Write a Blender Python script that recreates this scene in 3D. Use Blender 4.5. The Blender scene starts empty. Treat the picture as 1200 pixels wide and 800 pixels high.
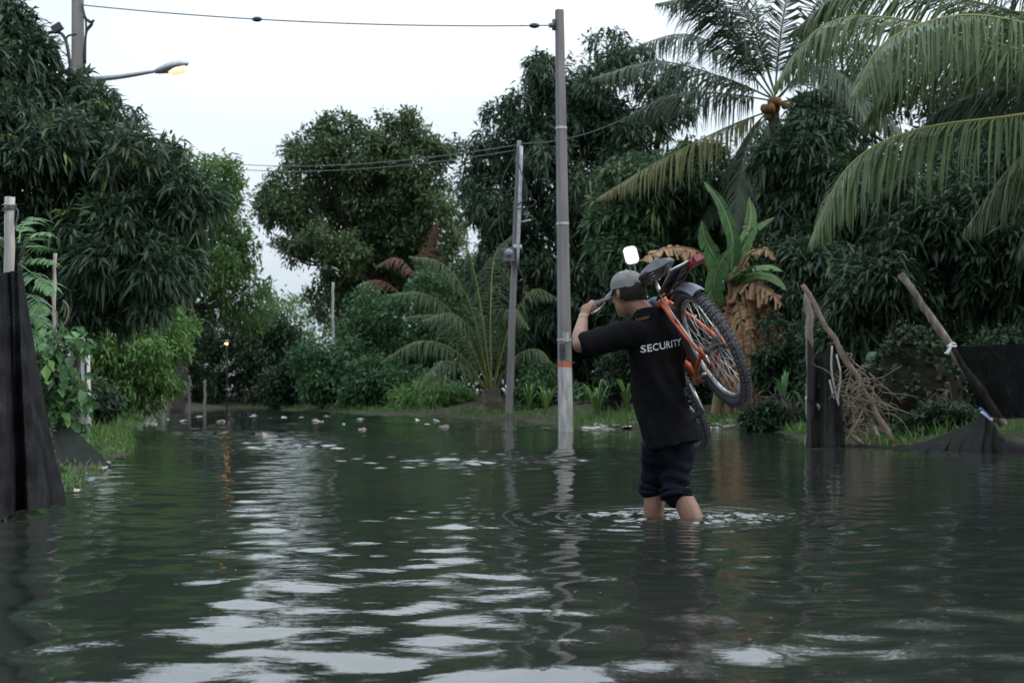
import bpy, math, random
import numpy as np
from mathutils import Vector, Matrix
from mathutils.bvhtree import BVHTree

# ------------------------------------------------------------------ camera
SC = bpy.context.scene
FPX, CAM_H, HORIZON = 1667.0, 0.70, 456.0      # pixels per unit tangent, eye height, horizon row (1200x800 picture)
cam_d = bpy.data.cameras.new('camera'); cam = bpy.data.objects.new('camera', cam_d)
SC.collection.objects.link(cam); SC.camera = cam
cam.location = (0, 0, CAM_H); cam.rotation_euler = (math.radians(90), 0, 0)
cam_d.sensor_width = 36.0; cam_d.lens = 36.0 * FPX / 1200.0
cam_d.shift_y = (HORIZON - 400.0) / 1200.0
cam_d.clip_start = 0.05; cam_d.clip_end = 2000
cam_d.dof.use_dof = True; cam_d.dof.focus_distance = 7.6; cam_d.dof.aperture_fstop = 5.6

# ------------------------------------------------------------------ sky, sun, exposure
SUN_EL, SUN_AZ = math.radians(30), math.radians(105)     # veiled by cloud, off to the right
W = bpy.data.worlds.new('World'); SC.world = W; W.use_nodes = True
nt = W.node_tree; nd = nt.nodes; lk = nt.links
bg = nd['Background']; bg.inputs['Strength'].default_value = 0.12
sky = nd.new('ShaderNodeTexSky'); sky.sky_type = 'NISHITA'; sky.sun_disc = False
sky.sun_elevation = SUN_EL; sky.sun_rotation = SUN_AZ; sky.dust_density = 3.0; sky.air_density = 1.0
tc = nd.new('ShaderNodeTexCoord'); sep = nd.new('ShaderNodeSeparateXYZ'); lk.new(tc.outputs['Generated'], sep.inputs[0])
mr = nd.new('ShaderNodeMapRange'); mr.inputs['From Min'].default_value = 0; mr.inputs['From Max'].default_value = 1
mr.inputs['To Min'].default_value = 5.0; mr.inputs['To Max'].default_value = 20.0   # overcast sky: brighter overhead
lk.new(sep.outputs['Z'], mr.inputs['Value'])
cn = nd.new('ShaderNodeTexNoise'); cn.inputs['Scale'].default_value = 2.2; cn.inputs['Detail'].default_value = 5
mp = nd.new('ShaderNodeMapping'); mp.inputs['Scale'].default_value = (1, 1, 3.0)
lk.new(tc.outputs['Generated'], mp.inputs['Vector']); lk.new(mp.outputs[0], cn.inputs['Vector'])
cr = nd.new('ShaderNodeValToRGB'); cr.color_ramp.elements[0].position = .35; cr.color_ramp.elements[1].position = .68
cr.color_ramp.elements[0].color = (.62, .73, .84, 1); cr.color_ramp.elements[1].color = (.80, .865, .92, 1)
lk.new(cn.outputs['Fac'], cr.inputs[0])
vm = nd.new('ShaderNodeVectorMath'); vm.operation = 'SCALE'
lk.new(cr.outputs[0], vm.inputs[0]); lk.new(mr.outputs[0], vm.inputs['Scale'])
mx = nd.new('ShaderNodeMix'); mx.data_type = 'RGBA'; mx.inputs[0].default_value = .95
lk.new(sky.outputs[0], mx.inputs[6]); lk.new(vm.outputs[0], mx.inputs[7]); lk.new(mx.outputs[2], bg.inputs[0])
sun_d = bpy.data.lights.new('sun', 'SUN'); sun_d.energy = 1.1; sun_d.angle = math.radians(30); sun_d.color = (1.0, .92, .82)
sun = bpy.data.objects.new('sun', sun_d); SC.collection.objects.link(sun)
sdir = Vector((math.sin(SUN_AZ) * math.cos(SUN_EL), math.cos(SUN_AZ) * math.cos(SUN_EL), math.sin(SUN_EL)))
sun.rotation_euler = (-sdir).to_track_quat('-Z', 'Y').to_euler(); sun.location = (30, 20, 30)
vs = SC.view_settings; vs.view_transform = 'Standard'; vs.look = 'None'; vs.exposure = 0.50; vs.gamma = 1.0; vs.use_curve_mapping = False
SC.render.engine = 'CYCLES'
cy = SC.cycles; cy.use_denoising = True; cy.denoiser = 'OPENIMAGEDENOISE'; cy.max_bounces = 6; cy.diffuse_bounces = 3
cy.glossy_bounces = 3; cy.transmission_bounces = 3; cy.transparent_max_bounces = 6; cy.caustics_reflective = False; cy.caustics_refractive = False
cy.use_adaptive_sampling = True; cy.adaptive_threshold = .01

# ------------------------------------------------------------------ helpers
random.seed(7); RNG = np.random.default_rng(7)
A = lambda *a: np.array(a, float)
def P(px, py, Y): return A((px - 600) / FPX * Y, Y, CAM_H + (HORIZON - py) / FPX * Y)
def WP(px, py): return P(px, py, CAM_H * FPX / (py - HORIZON))          # a pixel of the water surface
def unit(v):
    v = np.asarray(v, float); n = np.linalg.norm(v, axis=-1, keepdims=True); return v / np.maximum(n, 1e-9)
UP = A(0, 0, 1)

def _hash(i):
    i = i.astype(np.int64); n = i[..., 0] * 374761393 + i[..., 1] * 668265263 + i[..., 2] * 1274126177
    n = (n ^ (n >> 13)) * 1103515245 & 0x7fffffff; n = (n ^ (n >> 16)) * 69069 & 0x7fffffff
    return (n & 0xffff) / 65535.0
def vnoise(p):
    p = np.asarray(p, float); i = np.floor(p); f = p - i; f = f * f * (3 - 2 * f); r = 0
    for dx in (0, 1):
        for dy in (0, 1):
            for dz in (0, 1):
                w = (f[..., 0] if dx else 1 - f[..., 0]) * (f[..., 1] if dy else 1 - f[..., 1]) * (f[..., 2] if dz else 1 - f[..., 2])
                r = r + w * _hash(i + A(dx, dy, dz))
    return r * 2 - 1

class Acc:
    """collects vertices and faces"""
    def __init__(s): s.v = []; s.q = []; s.t = []; s.n = 0; s.tint = []
    def add(s, V, quads=None, tris=None, tint=0.5):
        V = np.asarray(V, float).reshape(-1, 3)
        if quads is not None and len(quads): s.q.append(np.asarray(quads, np.int64).reshape(-1, 4) + s.n)
        if tris is not None and len(tris): s.t.append(np.asarray(tris, np.int64).reshape(-1, 3) + s.n)
        s.v.append(V); s.n += len(V); s.tint.append(np.broadcast_to(np.asarray(tint, float), (len(V),)))
        return s
    def tube(s, pts, rad, seg=8, cap=True, tint=.5, ref=None, rad2=None, closed=False):
        pts = np.asarray(pts, float); n = len(pts); rad = np.broadcast_to(np.asarray(rad, float), (n,))
        rad2 = rad if rad2 is None else np.broadcast_to(np.asarray(rad2, float), (n,))
        if closed: T = unit(np.roll(pts, -1, 0) - np.roll(pts, 1, 0))
        else: T = unit(np.gradient(pts, axis=0))
        if ref is None:
            ref = A(0, 0, 1) if abs(T[0][2]) < .9 else A(1, 0, 0)
            B = []; b = unit(np.cross(T[0], ref))
            for t in T:
                b = unit(b - t * (b @ t)); B.append(b)
            B = np.array(B)
        else:
            B = np.asarray(ref, float); B = np.broadcast_to(B, (n, 3)); B = unit(B - T * np.sum(B * T, 1, keepdims=True))
        N = np.cross(T, B); a = np.arange(seg) / seg * 2 * math.pi
        V = pts[:, None] + B[:, None] * (np.cos(a)[None, :, None] * rad[:, None, None]) + N[:, None] * (np.sin(a)[None, :, None] * rad2[:, None, None])
        i = np.arange(n if closed else n - 1)[:, None]; j = np.arange(seg)[None]; k = (j + 1) % seg; i2 = (i + 1) % n
        Q = np.stack(np.broadcast_arrays(i * seg + j, i * seg + k, i2 * seg + k, i2 * seg + j), -1).reshape(-1, 4)
        V = V.reshape(-1, 3); tr = []
        if cap and not closed:
            V = np.vstack([V, pts[0], pts[-1]])
            tr = [[n * seg, (x + 1) % seg, x] for x in range(seg)] + [[n * seg + 1, (n - 1) * seg + x, (n - 1) * seg + (x + 1) % seg] for x in range(seg)]
        return s.add(V, Q, tr, tint)
    def ball(s, c, r, axes=None, nu=14, nv=9, tint=.5):
        r = np.broadcast_to(np.asarray(r, float), (3,)); axes = np.eye(3) if axes is None else np.asarray(axes)
        V = [[0, 0, -1]]
        for i in range(1, nv):
            p = -math.pi / 2 + math.pi * i / nv
            for j in range(nu):
                q = 2 * math.pi * j / nu; V.append([math.cos(p) * math.cos(q), math.cos(p) * math.sin(q), math.sin(p)])
        V.append([0, 0, 1]); V = np.array(V) * r; T = []; Q = []
        for j in range(nu):
            k = (j + 1) % nu; T.append([0, 1 + k, 1 + j]); L = 1 + (nv - 2) * nu; T.append([len(V) - 1, L + j, L + k])
            for i in range(nv - 2): a = 1 + i * nu; Q.append([a + j, a + k, a + nu + k, a + nu + j])
        return s.add(V @ axes + np.asarray(c), Q, T, tint)
    def box(s, c, h, axes=None, tint=.5):
        axes = np.eye(3) if axes is None else np.asarray(axes); h = np.asarray(h, float)
        V = np.array([[x, y, z] for z in (-1, 1) for y in (-1, 1) for x in (-1, 1)]) * h
        return s.add(V @ axes + np.asarray(c), [[0, 2, 3, 1], [4, 5, 7, 6], [0, 1, 5, 4], [2, 6, 7, 3], [0, 4, 6, 2], [1, 3, 7, 5]], None, tint)
    def grid(s, G, tint=.5):
        nu, nv = G.shape[:2]; i = np.arange(nu - 1)[:, None]; j = np.arange(nv - 1)[None]
        Q = np.stack([i * nv + j, (i + 1) * nv + j, (i + 1) * nv + j + 1, i * nv + j + 1], -1).reshape(-1, 4)
        return s.add(G.reshape(-1, 3), Q, None, tint)
    def arrays(s):
        return (np.vstack(s.v), np.vstack(s.q) if s.q else np.zeros((0, 4), np.int64), np.vstack(s.t) if s.t else np.zeros((0, 3), np.int64), np.concatenate(s.tint))

ORG = {}
def mesh_data(name, V, Q, T, tint=None, smooth=True):
    me = bpy.data.meshes.new(name); nq, ntr = len(Q), len(T)
    me.vertices.add(len(V)); me.vertices.foreach_set('co', np.ascontiguousarray(V, np.float32).ravel())
    loops = np.concatenate([np.asarray(Q).ravel(), np.asarray(T).ravel()]).astype(np.int32)
    me.loops.add(len(loops)); me.loops.foreach_set('vertex_index', loops)
    me.polygons.add(nq + ntr)
    st = np.concatenate([np.arange(nq) * 4, nq * 4 + np.arange(ntr) * 3]).astype(np.int32)
    me.polygons.foreach_set('loop_start', st)
    me.polygons.foreach_set('use_smooth', np.full(nq + ntr, smooth))
    if tint is not None:
        at = me.attributes.new('tint', 'FLOAT', 'POINT'); at.data.foreach_set('value', np.ascontiguousarray(tint, np.float32))
    me.update(calc_edges=True); me.validate(); return me
def put(name, acc, mat, parent=None, smooth=True, label=None, cat=None, group=None, kind=None):
    """one mesh object; world coordinates; a child when parent is given"""
    V, Q, T, tint = acc if isinstance(acc, tuple) else acc.arrays()
    if parent is None:
        o0 = A((V[:, 0].min() + V[:, 0].max()) / 2, (V[:, 1].min() + V[:, 1].max()) / 2, V[:, 2].min())
        if kind == 'structure': o0 = A(0, 0, 0)
    else: o0 = ORG[parent.as_pointer()]
    me = mesh_data(name, V - o0, Q, T, tint, smooth); me.materials.append(mat)
    o = bpy.data.objects.new(name, me); SC.collection.objects.link(o); ORG[o.as_pointer()] = o0
    if parent is None: o.location = o0
    else: o.parent = parent
    tag(o, label, cat, group, kind); return o
def tag(o, label=None, cat=None, group=None, kind=None):
    for k, x in (('label', label), ('category', cat), ('group', group), ('kind', kind)):
        if x: o[k] = x
def thing(name, label, cat, loc, group=None):
    o = bpy.data.objects.new(name, None); SC.collection.objects.link(o); o.location = tuple(loc); o.empty_display_size = .2
    ORG[o.as_pointer()] = np.asarray(loc, float); tag(o, label, cat, group); return o
def spline(C, n):
    C = np.asarray(C, float); C = np.vstack([2 * C[0] - C[1], C, 2 * C[-1] - C[-2]]); m = len(C) - 3
    t = np.linspace(0, m - 1e-9, n); i = t.astype(int); f = (t - i)[:, None]; a, b, c, d = C[i], C[i + 1], C[i + 2], C[i + 3]
    return .5 * (2 * b + (c - a) * f + (2 * a - 5 * b + 4 * c - d) * f ** 2 + (3 * b - a - 3 * c + d) * f ** 3)

# ------------------------------------------------------------------ materials
def new_mat(name):
    m = bpy.data.materials.new(name); m.use_nodes = True; n = m.node_tree.nodes; return m, n, m.node_tree.links, n['Principled BSDF']
def mat(name, c1, c2=None, rough=.6, scale=8., metal=0., bump=0., bscale=None, stretch=(1, 1, 1), detail=6, spec=.5, lo=.35, hi=.65):
    m, n, l, b = new_mat(name); b.inputs['Roughness'].default_value = rough; b.inputs['Metallic'].default_value = metal
    b.inputs['Specular IOR Level'].default_value = spec
    b.inputs['Base Color'].default_value = (*c1, 1)
    tcn = n.new('ShaderNodeTexCoord'); mpn = n.new('ShaderNodeMapping'); mpn.inputs['Scale'].default_value = stretch
    l.new(tcn.outputs['Object'], mpn.inputs[0])
    if c2 is not None:
        no = n.new('ShaderNodeTexNoise'); no.inputs['Scale'].default_value = scale; no.inputs['Detail'].default_value = detail
        l.new(mpn.outputs[0], no.inputs['Vector'])
        r = n.new('ShaderNodeValToRGB'); r.color_ramp.elements[0].position = lo; r.color_ramp.elements[1].position = hi
        r.color_ramp.elements[0].color = (*c1, 1); r.color_ramp.elements[1].color = (*c2, 1)
        l.new(no.outputs['Fac'], r.inputs[0]); l.new(r.outputs[0], b.inputs['Base Color'])
    if bump:
        n2 = n.new('ShaderNodeTexNoise'); n2.inputs['Scale'].default_value = bscale or scale * 3; n2.inputs['Detail'].default_value = 5
        l.new(mpn.outputs[0], n2.inputs['Vector']); bn = n.new('ShaderNodeBump'); bn.inputs['Strength'].default_value = bump; bn.inputs['Distance'].default_value = .02
        l.new(n2.outputs['Fac'], bn.inputs['Height']); l.new(bn.outputs[0], b.inputs['Normal'])
    return m
def leaf_mat(name, stops, rough=.42, trans=.3, spec=.22):
    m, n, l, b = new_mat(name); b.inputs['Roughness'].default_value = rough; b.inputs['Specular IOR Level'].default_value = spec
    at = n.new('ShaderNodeAttribute'); at.attribute_name = 'tint'
    r = n.new('ShaderNodeValToRGB'); e = r.color_ramp.elements
    while len(e) < len(stops): e.new(.5)
    for i, (p, c) in enumerate(stops): e[i].position = p; e[i].color = (*c, 1)
    l.new(at.outputs['Fac'], r.inputs[0]); l.new(r.outputs[0], b.inputs['Base Color'])
    if trans:
        t = n.new('ShaderNodeBsdfTranslucent'); l.new(r.outputs[0], t.inputs[0]); ms = n.new('ShaderNodeMixShader'); ms.inputs[0].default_value = trans
        l.new(b.outputs[0], ms.inputs[1]); l.new(t.outputs[0], ms.inputs[2]); l.new(ms.outputs[0], n['Material Output'].inputs[0])
    return m
M = {}
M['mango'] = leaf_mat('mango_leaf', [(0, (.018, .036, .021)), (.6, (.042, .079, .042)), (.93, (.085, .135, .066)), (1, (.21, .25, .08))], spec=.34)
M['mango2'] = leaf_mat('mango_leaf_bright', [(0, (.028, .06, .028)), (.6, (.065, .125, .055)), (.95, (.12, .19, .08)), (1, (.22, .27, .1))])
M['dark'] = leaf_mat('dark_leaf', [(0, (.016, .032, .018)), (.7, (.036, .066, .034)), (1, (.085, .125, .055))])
M['feather'] = leaf_mat('feathery_leaf', [(0, (.05, .10, .035)), (.6, (.10, .185, .06)), (1, (.17, .26, .08))], trans=.4)
M['feather2'] = leaf_mat('feathery_leaf_bright', [(0, (.06, .13, .04)), (.6, (.13, .24, .07)), (1, (.20, .32, .09))], trans=.4)
M['rain'] = leaf_mat('rain_tree_leaf', [(0, (.045, .075, .036)), (.6, (.09, .14, .06)), (.93, (.14, .19, .08)), (1, (.20, .13, .08))], rough=.6)
M['bush'] = leaf_mat('bush_leaf', [(0, (.03, .075, .032)), (.6, (.058, .13, .052)), (1, (.11, .20, .075))])
M['dryleaf'] = leaf_mat('dry_leaf', [(0, (.07, .042, .03)), (.6, (.12, .068, .048)), (1, (.17, .11, .08))], rough=.8)
M['vine'] = leaf_mat('vine_leaf', [(0, (.045, .10, .045)), (.6, (.08, .17, .07)), (1, (.14, .25, .08))])
M['grass'] = leaf_mat('grass_blade', [(0, (.04, .10, .025)), (.6, (.085, .17, .045)), (1, (.17, .23, .07))])
M['palm'] = leaf_mat('palm_leaflet', [(0, (.05, .085, .04)), (.6, (.10, .145, .055)), (1, (.28, .27, .09))], rough=.35, trans=.35)
M['palmd'] = leaf_mat('palm_leaflet_dark', [(0, (.04, .062, .042)), (.6, (.065, .095, .06)), (1, (.13, .15, .07))], rough=.38)
M['palmy'] = leaf_mat('palm_leaflet_yellowing', [(0, (.07, .085, .035)), (.6, (.12, .125, .045)), (1, (.19, .16, .06))], rough=.5)
M['banana'] = leaf_mat('banana_leaf', [(0, (.03, .075, .045)), (.45, (.06, .135, .05)), (.9, (.12, .21, .075)), (1, (.32, .38, .19))], rough=.33, trans=.35)
M['banana_dry'] = leaf_mat('dry_banana_leaf', [(0, (.11, .065, .035)), (.5, (.30, .165, .09)), (.85, (.46, .29, .19)), (1, (.10, .14, .05))], rough=.7, trans=.3)
M['midrib'] = mat('leaf_midrib', (.28, .34, .14), (.2, .27, .1), rough=.45)
M['bark'] = mat('bark', (.018, .015, .012), (.05, .042, .034), rough=.9, scale=6, bump=.6, stretch=(1, 1, .35))
M['palmbark'] = mat('palm_bark', (.05, .04, .03), (.14, .11, .08), rough=.9, scale=5, bump=.6, stretch=(.3, .3, 2))
M['stem'] = mat('banana_stem', (.17, .10, .055), (.09, .075, .03), rough=.75, scale=5, stretch=(2, 2, .3), bump=.3)
M['coconut'] = mat('coconut_husk', (.26, .115, .03), (.13, .075, .025), rough=.6, scale=6)
M['concrete'] = mat('concrete_pole', (.105, .10, .10), (.20, .19, .19), rough=.85, scale=3, bump=.25, stretch=(2, 2, .25), lo=.3, hi=.7)
M['concrete_pale'] = mat('washed_concrete', (.20, .195, .195), (.40, .39, .385), rough=.8, scale=5, bump=.2, stretch=(2, 2, .5))
M['whitepaint'] = mat('chipped_white_paint', (.55, .56, .58), (.36, .36, .36), rough=.7, scale=5, bump=.15, stretch=(1, 1, .5), lo=.5, hi=.72)
M['redpaint'] = mat('faded_red_paint', (.40, .085, .04), (.28, .08, .05), rough=.65, scale=9)
M['wood'] = mat('weathered_wood', (.42, .39, .37), (.22, .20, .185), rough=.85, scale=7, bump=.5, stretch=(3, 3, .3))
M['wood_dark'] = mat('grey_driftwood', (.10, .08, .065), (.26, .22, .19), rough=.9, scale=6, bump=.5, stretch=(3, 3, .4))
M['twig'] = mat('dry_root', (.20, .145, .105), (.11, .08, .06), rough=.9, scale=9)
M['cable'] = mat('black_cable', (.012, .012, .013), rough=.5)
M['wire'] = mat('grey_wire', (.06, .065, .07), rough=.5)
M['metal'] = mat('galvanised_metal', (.42, .43, .45), (.30, .31, .33), rough=.45, metal=.6, scale=8)
M['meter'] = mat('meter_box_grey', (.12, .13, .15), (.08, .085, .1), rough=.4)
M['glassclear'] = mat('meter_glass', (.20, .22, .26), rough=.12)
M['tie'] = mat('white_cord', (.62, .64, .68), rough=.7)
M['bluecord'] = mat('blue_cord', (.05, .12, .38), rough=.6)
M['blackplastic'] = mat('black_plastic', (.012, .012, .014), (.03, .03, .034), rough=.38, scale=12)
M['mud'] = mat('wet_mud', (.010, .009, .007), (.026, .022, .016), rough=.85, scale=4, bump=.5, spec=.15)

def ground_mat():
    m, n, l, b = new_mat('muddy_ground'); b.inputs['Roughness'].default_value = .9; b.inputs['Specular IOR Level'].default_value = .15
    tcn = n.new('ShaderNodeTexCoord'); n1 = n.new('ShaderNodeTexNoise'); n1.inputs['Scale'].default_value = .6; n1.inputs['Detail'].default_value = 8
    l.new(tcn.outputs['Object'], n1.inputs['Vector']); r = n.new('ShaderNodeValToRGB'); e = r.color_ramp.elements
    e.new(.5); e[0].position = .3; e[1].position = .5; e[2].position = .7
    e[0].color = (.020, .017, .012, 1); e[1].color = (.042, .035, .025, 1); e[2].color = (.025, .04, .015, 1)
    l.new(n1.outputs['Fac'], r.inputs[0]); l.new(r.outputs[0], b.inputs['Base Color'])
    n2 = n.new('ShaderNodeTexNoise'); n2.inputs['Scale'].default_value = 9; n2.inputs['Detail'].default_value = 8; l.new(tcn.outputs['Object'], n2.inputs['Vector'])
    bn = n.new('ShaderNodeBump'); bn.inputs['Strength'].default_value = .7; bn.inputs['Distance'].default_value = .06
    l.new(n2.outputs['Fac'], bn.inputs['Height']); l.new(bn.outputs[0], b.inputs['Normal']); return m
def water_mat():
    m, n, l, b = new_mat('murky_flood_water'); b.inputs['Roughness'].default_value = .03; b.inputs['IOR'].default_value = 1.55
    b.inputs['Specular IOR Level'].default_value = .95
    tcn = n.new('ShaderNodeTexCoord'); n1 = n.new('ShaderNodeTexNoise'); n1.inputs['Scale'].default_value = .35; n1.inputs['Detail'].default_value = 4
    l.new(tcn.outputs['Object'], n1.inputs['Vector']); r = n.new('ShaderNodeValToRGB'); e = r.color_ramp.elements
    e[0].position = .35; e[1].position = .7; e[0].color = (.014, .021, .017, 1); e[1].color = (.028, .029, .024, 1)
    l.new(n1.outputs['Fac'], r.inputs[0]); l.new(r.outputs[0], b.inputs['Base Color'])
    mpn = n.new('ShaderNodeMapping'); mpn.inputs['Scale'].default_value = (1.0, 2.0, 1); l.new(tcn.outputs['Object'], mpn.inputs[0])
    n2 = n.new('ShaderNodeTexNoise'); n2.inputs['Scale'].default_value = 4.5; n2.inputs['Detail'].default_value = 4; n2.inputs['Roughness'].default_value = .55
    l.new(mpn.outputs[0], n2.inputs['Vector'])
    bn = n.new('ShaderNodeBump'); bn.inputs['Strength'].default_value = .07; bn.inputs['Distance'].default_value = .05
    l.new(n2.outputs['Fac'], bn.inputs['Height']); l.new(bn.outputs[0], b.inputs['Normal']); return m
def net_mat(name, ang, c=(.035, .035, .04), see=0.):
    m, n, l, b = new_mat(name); b.inputs['Roughness'].default_value = .7; b.inputs['Specular IOR Level'].default_value = .10
    tcn = n.new('ShaderNodeTexCoord'); mpn = n.new('ShaderNodeMapping'); mpn.inputs['Rotation'].default_value = (0, ang, 0); l.new(tcn.outputs['Object'], mpn.inputs[0])
    w = n.new('ShaderNodeTexWave'); w.inputs['Scale'].default_value = 34; w.inputs['Distortion'].default_value = 14; w.inputs['Detail'].default_value = 4; w.inputs['Detail Scale'].default_value = 1.2
    w.bands_direction = 'Z'; l.new(mpn.outputs[0], w.inputs['Vector'])
    no = n.new('ShaderNodeTexNoise'); no.inputs['Scale'].default_value = 7; l.new(tcn.outputs['Object'], no.inputs['Vector'])
    mu = n.new('ShaderNodeMath'); mu.operation = 'MULTIPLY'; l.new(w.outputs['Fac'], mu.inputs[0]); l.new(no.outputs['Fac'], mu.inputs[1])
    r = n.new('ShaderNodeValToRGB'); e = r.color_ramp.elements; e[0].position = .34; e[1].position = .66
    e[0].color = (.003, .003, .0035, 1); e[1].color = (*c, 1); l.new(mu.outputs[0], r.inputs[0]); l.new(r.outputs[0], b.inputs['Base Color'])
    bn = n.new('ShaderNodeBump'); bn.inputs['Strength'].default_value = .25; bn.inputs['Distance'].default_value = .006; l.new(w.outputs['Fac'], bn.inputs['Height']); l.new(bn.outputs[0], b.inputs['Normal'])
    if see:
        tr = n.new('ShaderNodeBsdfTransparent'); ms = n.new('ShaderNodeMixShader'); ms.inputs[0].default_value = see; l.new(b.outputs[0], ms.inputs[1]); l.new(tr.outputs[0], ms.inputs[2]); l.new(ms.outputs[0], n['Material Output'].inputs[0])
    return m
M['net'] = net_mat('black_shade_net', .5, (.05, .05, .057)); M['net2'] = net_mat('black_shade_net_frayed', 1.4, (.012, .012, .014), .09)

# ------------------------------------------------------------------ setting: ground and water
POLY = [(-30, -40), (-4.5, -6), (-3.0, 4.5), (-2.75, 7.0), (-2.95, 9.2), (-3.35, 11.5), (-4.0, 14.8), (-5.0, 18.5), (-7.0, 26.5), (-9.3, 36.5), (-10.6, 46), (-10.2, 53), (-8.0, 54),
        (-8.0, 48.5), (-5.0, 42), (-2.3, 36.5), (0, 32), (1.4, 24.8), (4.4, 24.6), (4.0, 18.4), (5.3, 15.6), (8, 13), (13, 8), (30, -40)]
def signed(x, y):
    pts = np.array(POLY, float); d = np.full(x.shape, 1e9); ins = np.zeros(x.shape, bool)
    for a, b in zip(pts, np.roll(pts, -1, 0)):
        e = b - a; t = np.clip(((x - a[0]) * e[0] + (y - a[1]) * e[1]) / (e @ e), 0, 1)
        d = np.minimum(d, np.hypot(x - a[0] - t * e[0], y - a[1] - t * e[1]))
        c = ((a[1] > y) != (b[1] > y)); ins ^= c & (x < (b[0] - a[0]) * (y - a[1]) / (b[1] - a[1] + 1e-12) + a[0])
    return np.where(ins, -d, d)
def ground_z(x, y):
    x = np.asarray(x, float); y = np.asarray(y, float); d = signed(x, y)
    p = np.stack([x, y, np.zeros_like(x)], -1); n = vnoise(p * .9) * .06 + vnoise(p * 2.7) * .04 + vnoise(p * 7) * .018
    out = np.minimum(.10 * d, .45) + np.clip(d / 1.2, 0, 1) * n + np.clip(1 - d / .5, 0, 1) * n * .5
    ins = np.maximum(.35 * d, -.40) + n * .3
    far = np.clip((np.hypot(x, y) - 60) / 60, 0, 1)
    return np.where(d > 0, out, ins) * (1 - far) + far * .45
def gz(x, y): return float(ground_z(A(x), A(y))[0])
def graded(lo, hi, step, ends, ratio):
    c = list(np.arange(lo, hi + 1e-6, step)); s = step
    while c[-1] < ends[1]: s *= ratio; c.append(c[-1] + s)
    s = step
    while c[0] > ends[0]: s *= ratio; c.insert(0, c[0] - s)
    return np.array(c)
gx = graded(-13, 13, .22, (-280, 280), 1.16); gy = graded(-2, 56, .28, (-200, 300), 1.16)
X, Y = np.meshgrid(gx, gy, indexing='ij')
put('ground', Acc().grid(np.stack([X, Y, ground_z(X, Y)], -1)), ground_mat(), kind='structure')

MAN = A(.875, 7.80)                                   # where the man wades
def axis(pieces):
    o = [pieces[0][0]]
    for a, b, s in pieces:
        n = max(1, int(round((b - a) / s))); o += list(a + (b - a) * (np.arange(n) + 1) / n)
    return np.array(o)
wy = axis([(-8, 1.5, .5), (1.5, 6.9, .028), (6.9, 8.7, .013), (8.7, 14, .032), (14, 24, .06), (24, 56, .2)])
wx = axis([(-34, -8, 1.5), (-8, -4, .1), (-4, .25, .032), (.25, 1.6, .016), (1.6, 5.2, .032), (5.2, 9, .1), (9, 34, 1.5)])
X, Y = np.meshgrid(wx, wy, indexing='ij'); Z = np.zeros_like(X)
sx = np.gradient(wx)[:, None]; sy = np.gradient(wy)[None, :]
wr = np.random.default_rng(11)
pz = np.stack([X * .35, Y * .28, np.zeros_like(X)], -1); mod = np.clip(.95 + 1.0 * vnoise(pz), .25, 2.0)
for lam in np.geomspace(.17, 1.5, 44):
    th = wr.normal(math.pi / 2, 1.05); kx, ky = math.cos(th), math.sin(th); k = 2 * math.pi / lam
    slope = .0175 * (1.25 if .24 < lam < .62 else .8 if lam < .62 else .45); att = np.clip((lam / (3.6 * np.maximum(sx * abs(kx), sy * abs(ky)) + 1e-6)) - .3, 0, 1)
    ph = k * (kx * X + ky * Y) + wr.random() * 7 + 1.4 * vnoise(np.stack([X * .5, Y * .5, np.full_like(X, lam * 9)], -1))
    Z += att * slope / k * np.sin(ph)
Z *= mod
R_ = np.hypot(X - MAN[0], Y - MAN[1]); fine = np.clip(1.5 - np.maximum(sx / .06, sy / .06), 0, 1)
Z += fine * .0062 * np.exp(-R_ / .8) * np.sin(2 * math.pi * R_ / .15 + .8 * vnoise(np.stack([X * 3, Y * 3, 0 * X], -1)))
Rs = np.hypot((X - MAN[0] - .12) / 1.35, Y - MAN[1]); sp = np.clip(1 - Rs / .58, 0, 1) ** .8 * np.clip(.7 + .9 * vnoise(np.stack([X * 4, Y * 6, 5 + 0 * X], -1)), .1, 1.5)
Z += fine * sp * (.006 * vnoise(np.stack([X * 14, Y * 17, 0 * X], -1)) + .0095 * vnoise(np.stack([X * 27, Y * 36, 3 + 0 * X], -1)))
for cx, cy_, am in ((-.75, 6.1, .0022), (-1.9, 5.6, .0016)):      # small rings
    r2 = np.hypot(X - cx, Y - cy_); Z += fine * am * np.exp(-(r2 / .35) ** 2) * np.cos(2 * math.pi * r2 / .2)
put('water', Acc().grid(np.stack([X, Y, Z], -1)), water_mat(), kind='structure')

# ------------------------------------------------------------------ foliage tools
def leaves(pos, d, L, Wd, droop, rng, roll=.5):
    """folded lance-shaped leaves: 5 vertices, 4 triangles each"""
    n = len(pos); d = unit(d); s = unit(np.cross(d, UP + rng.normal(0, roll, (n, 3)))); nn = np.cross(s, d)
    L = np.broadcast_to(L, (n,))[:, None]; Wd = np.broadcast_to(Wd, (n,))[:, None]
    dz = np.zeros((n, 3)); dz[:, 2] = -1
    mid = pos + d * L * .45 + dz * droop * L * .12; tip = pos + d * L * .96 + dz * droop * L * .55
    V = np.stack([pos, mid - s * Wd * .5 + nn * Wd * .18, mid, mid + s * Wd * .5 + nn * Wd * .18, tip], 1).reshape(-1, 3)
    b = (np.arange(n) * 5)[:, None, None]; F = (np.array([[0, 1, 2], [0, 2, 3], [1, 4, 2], [2, 4, 3]])[None] + b).reshape(-1, 3)
    return V, F
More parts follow.
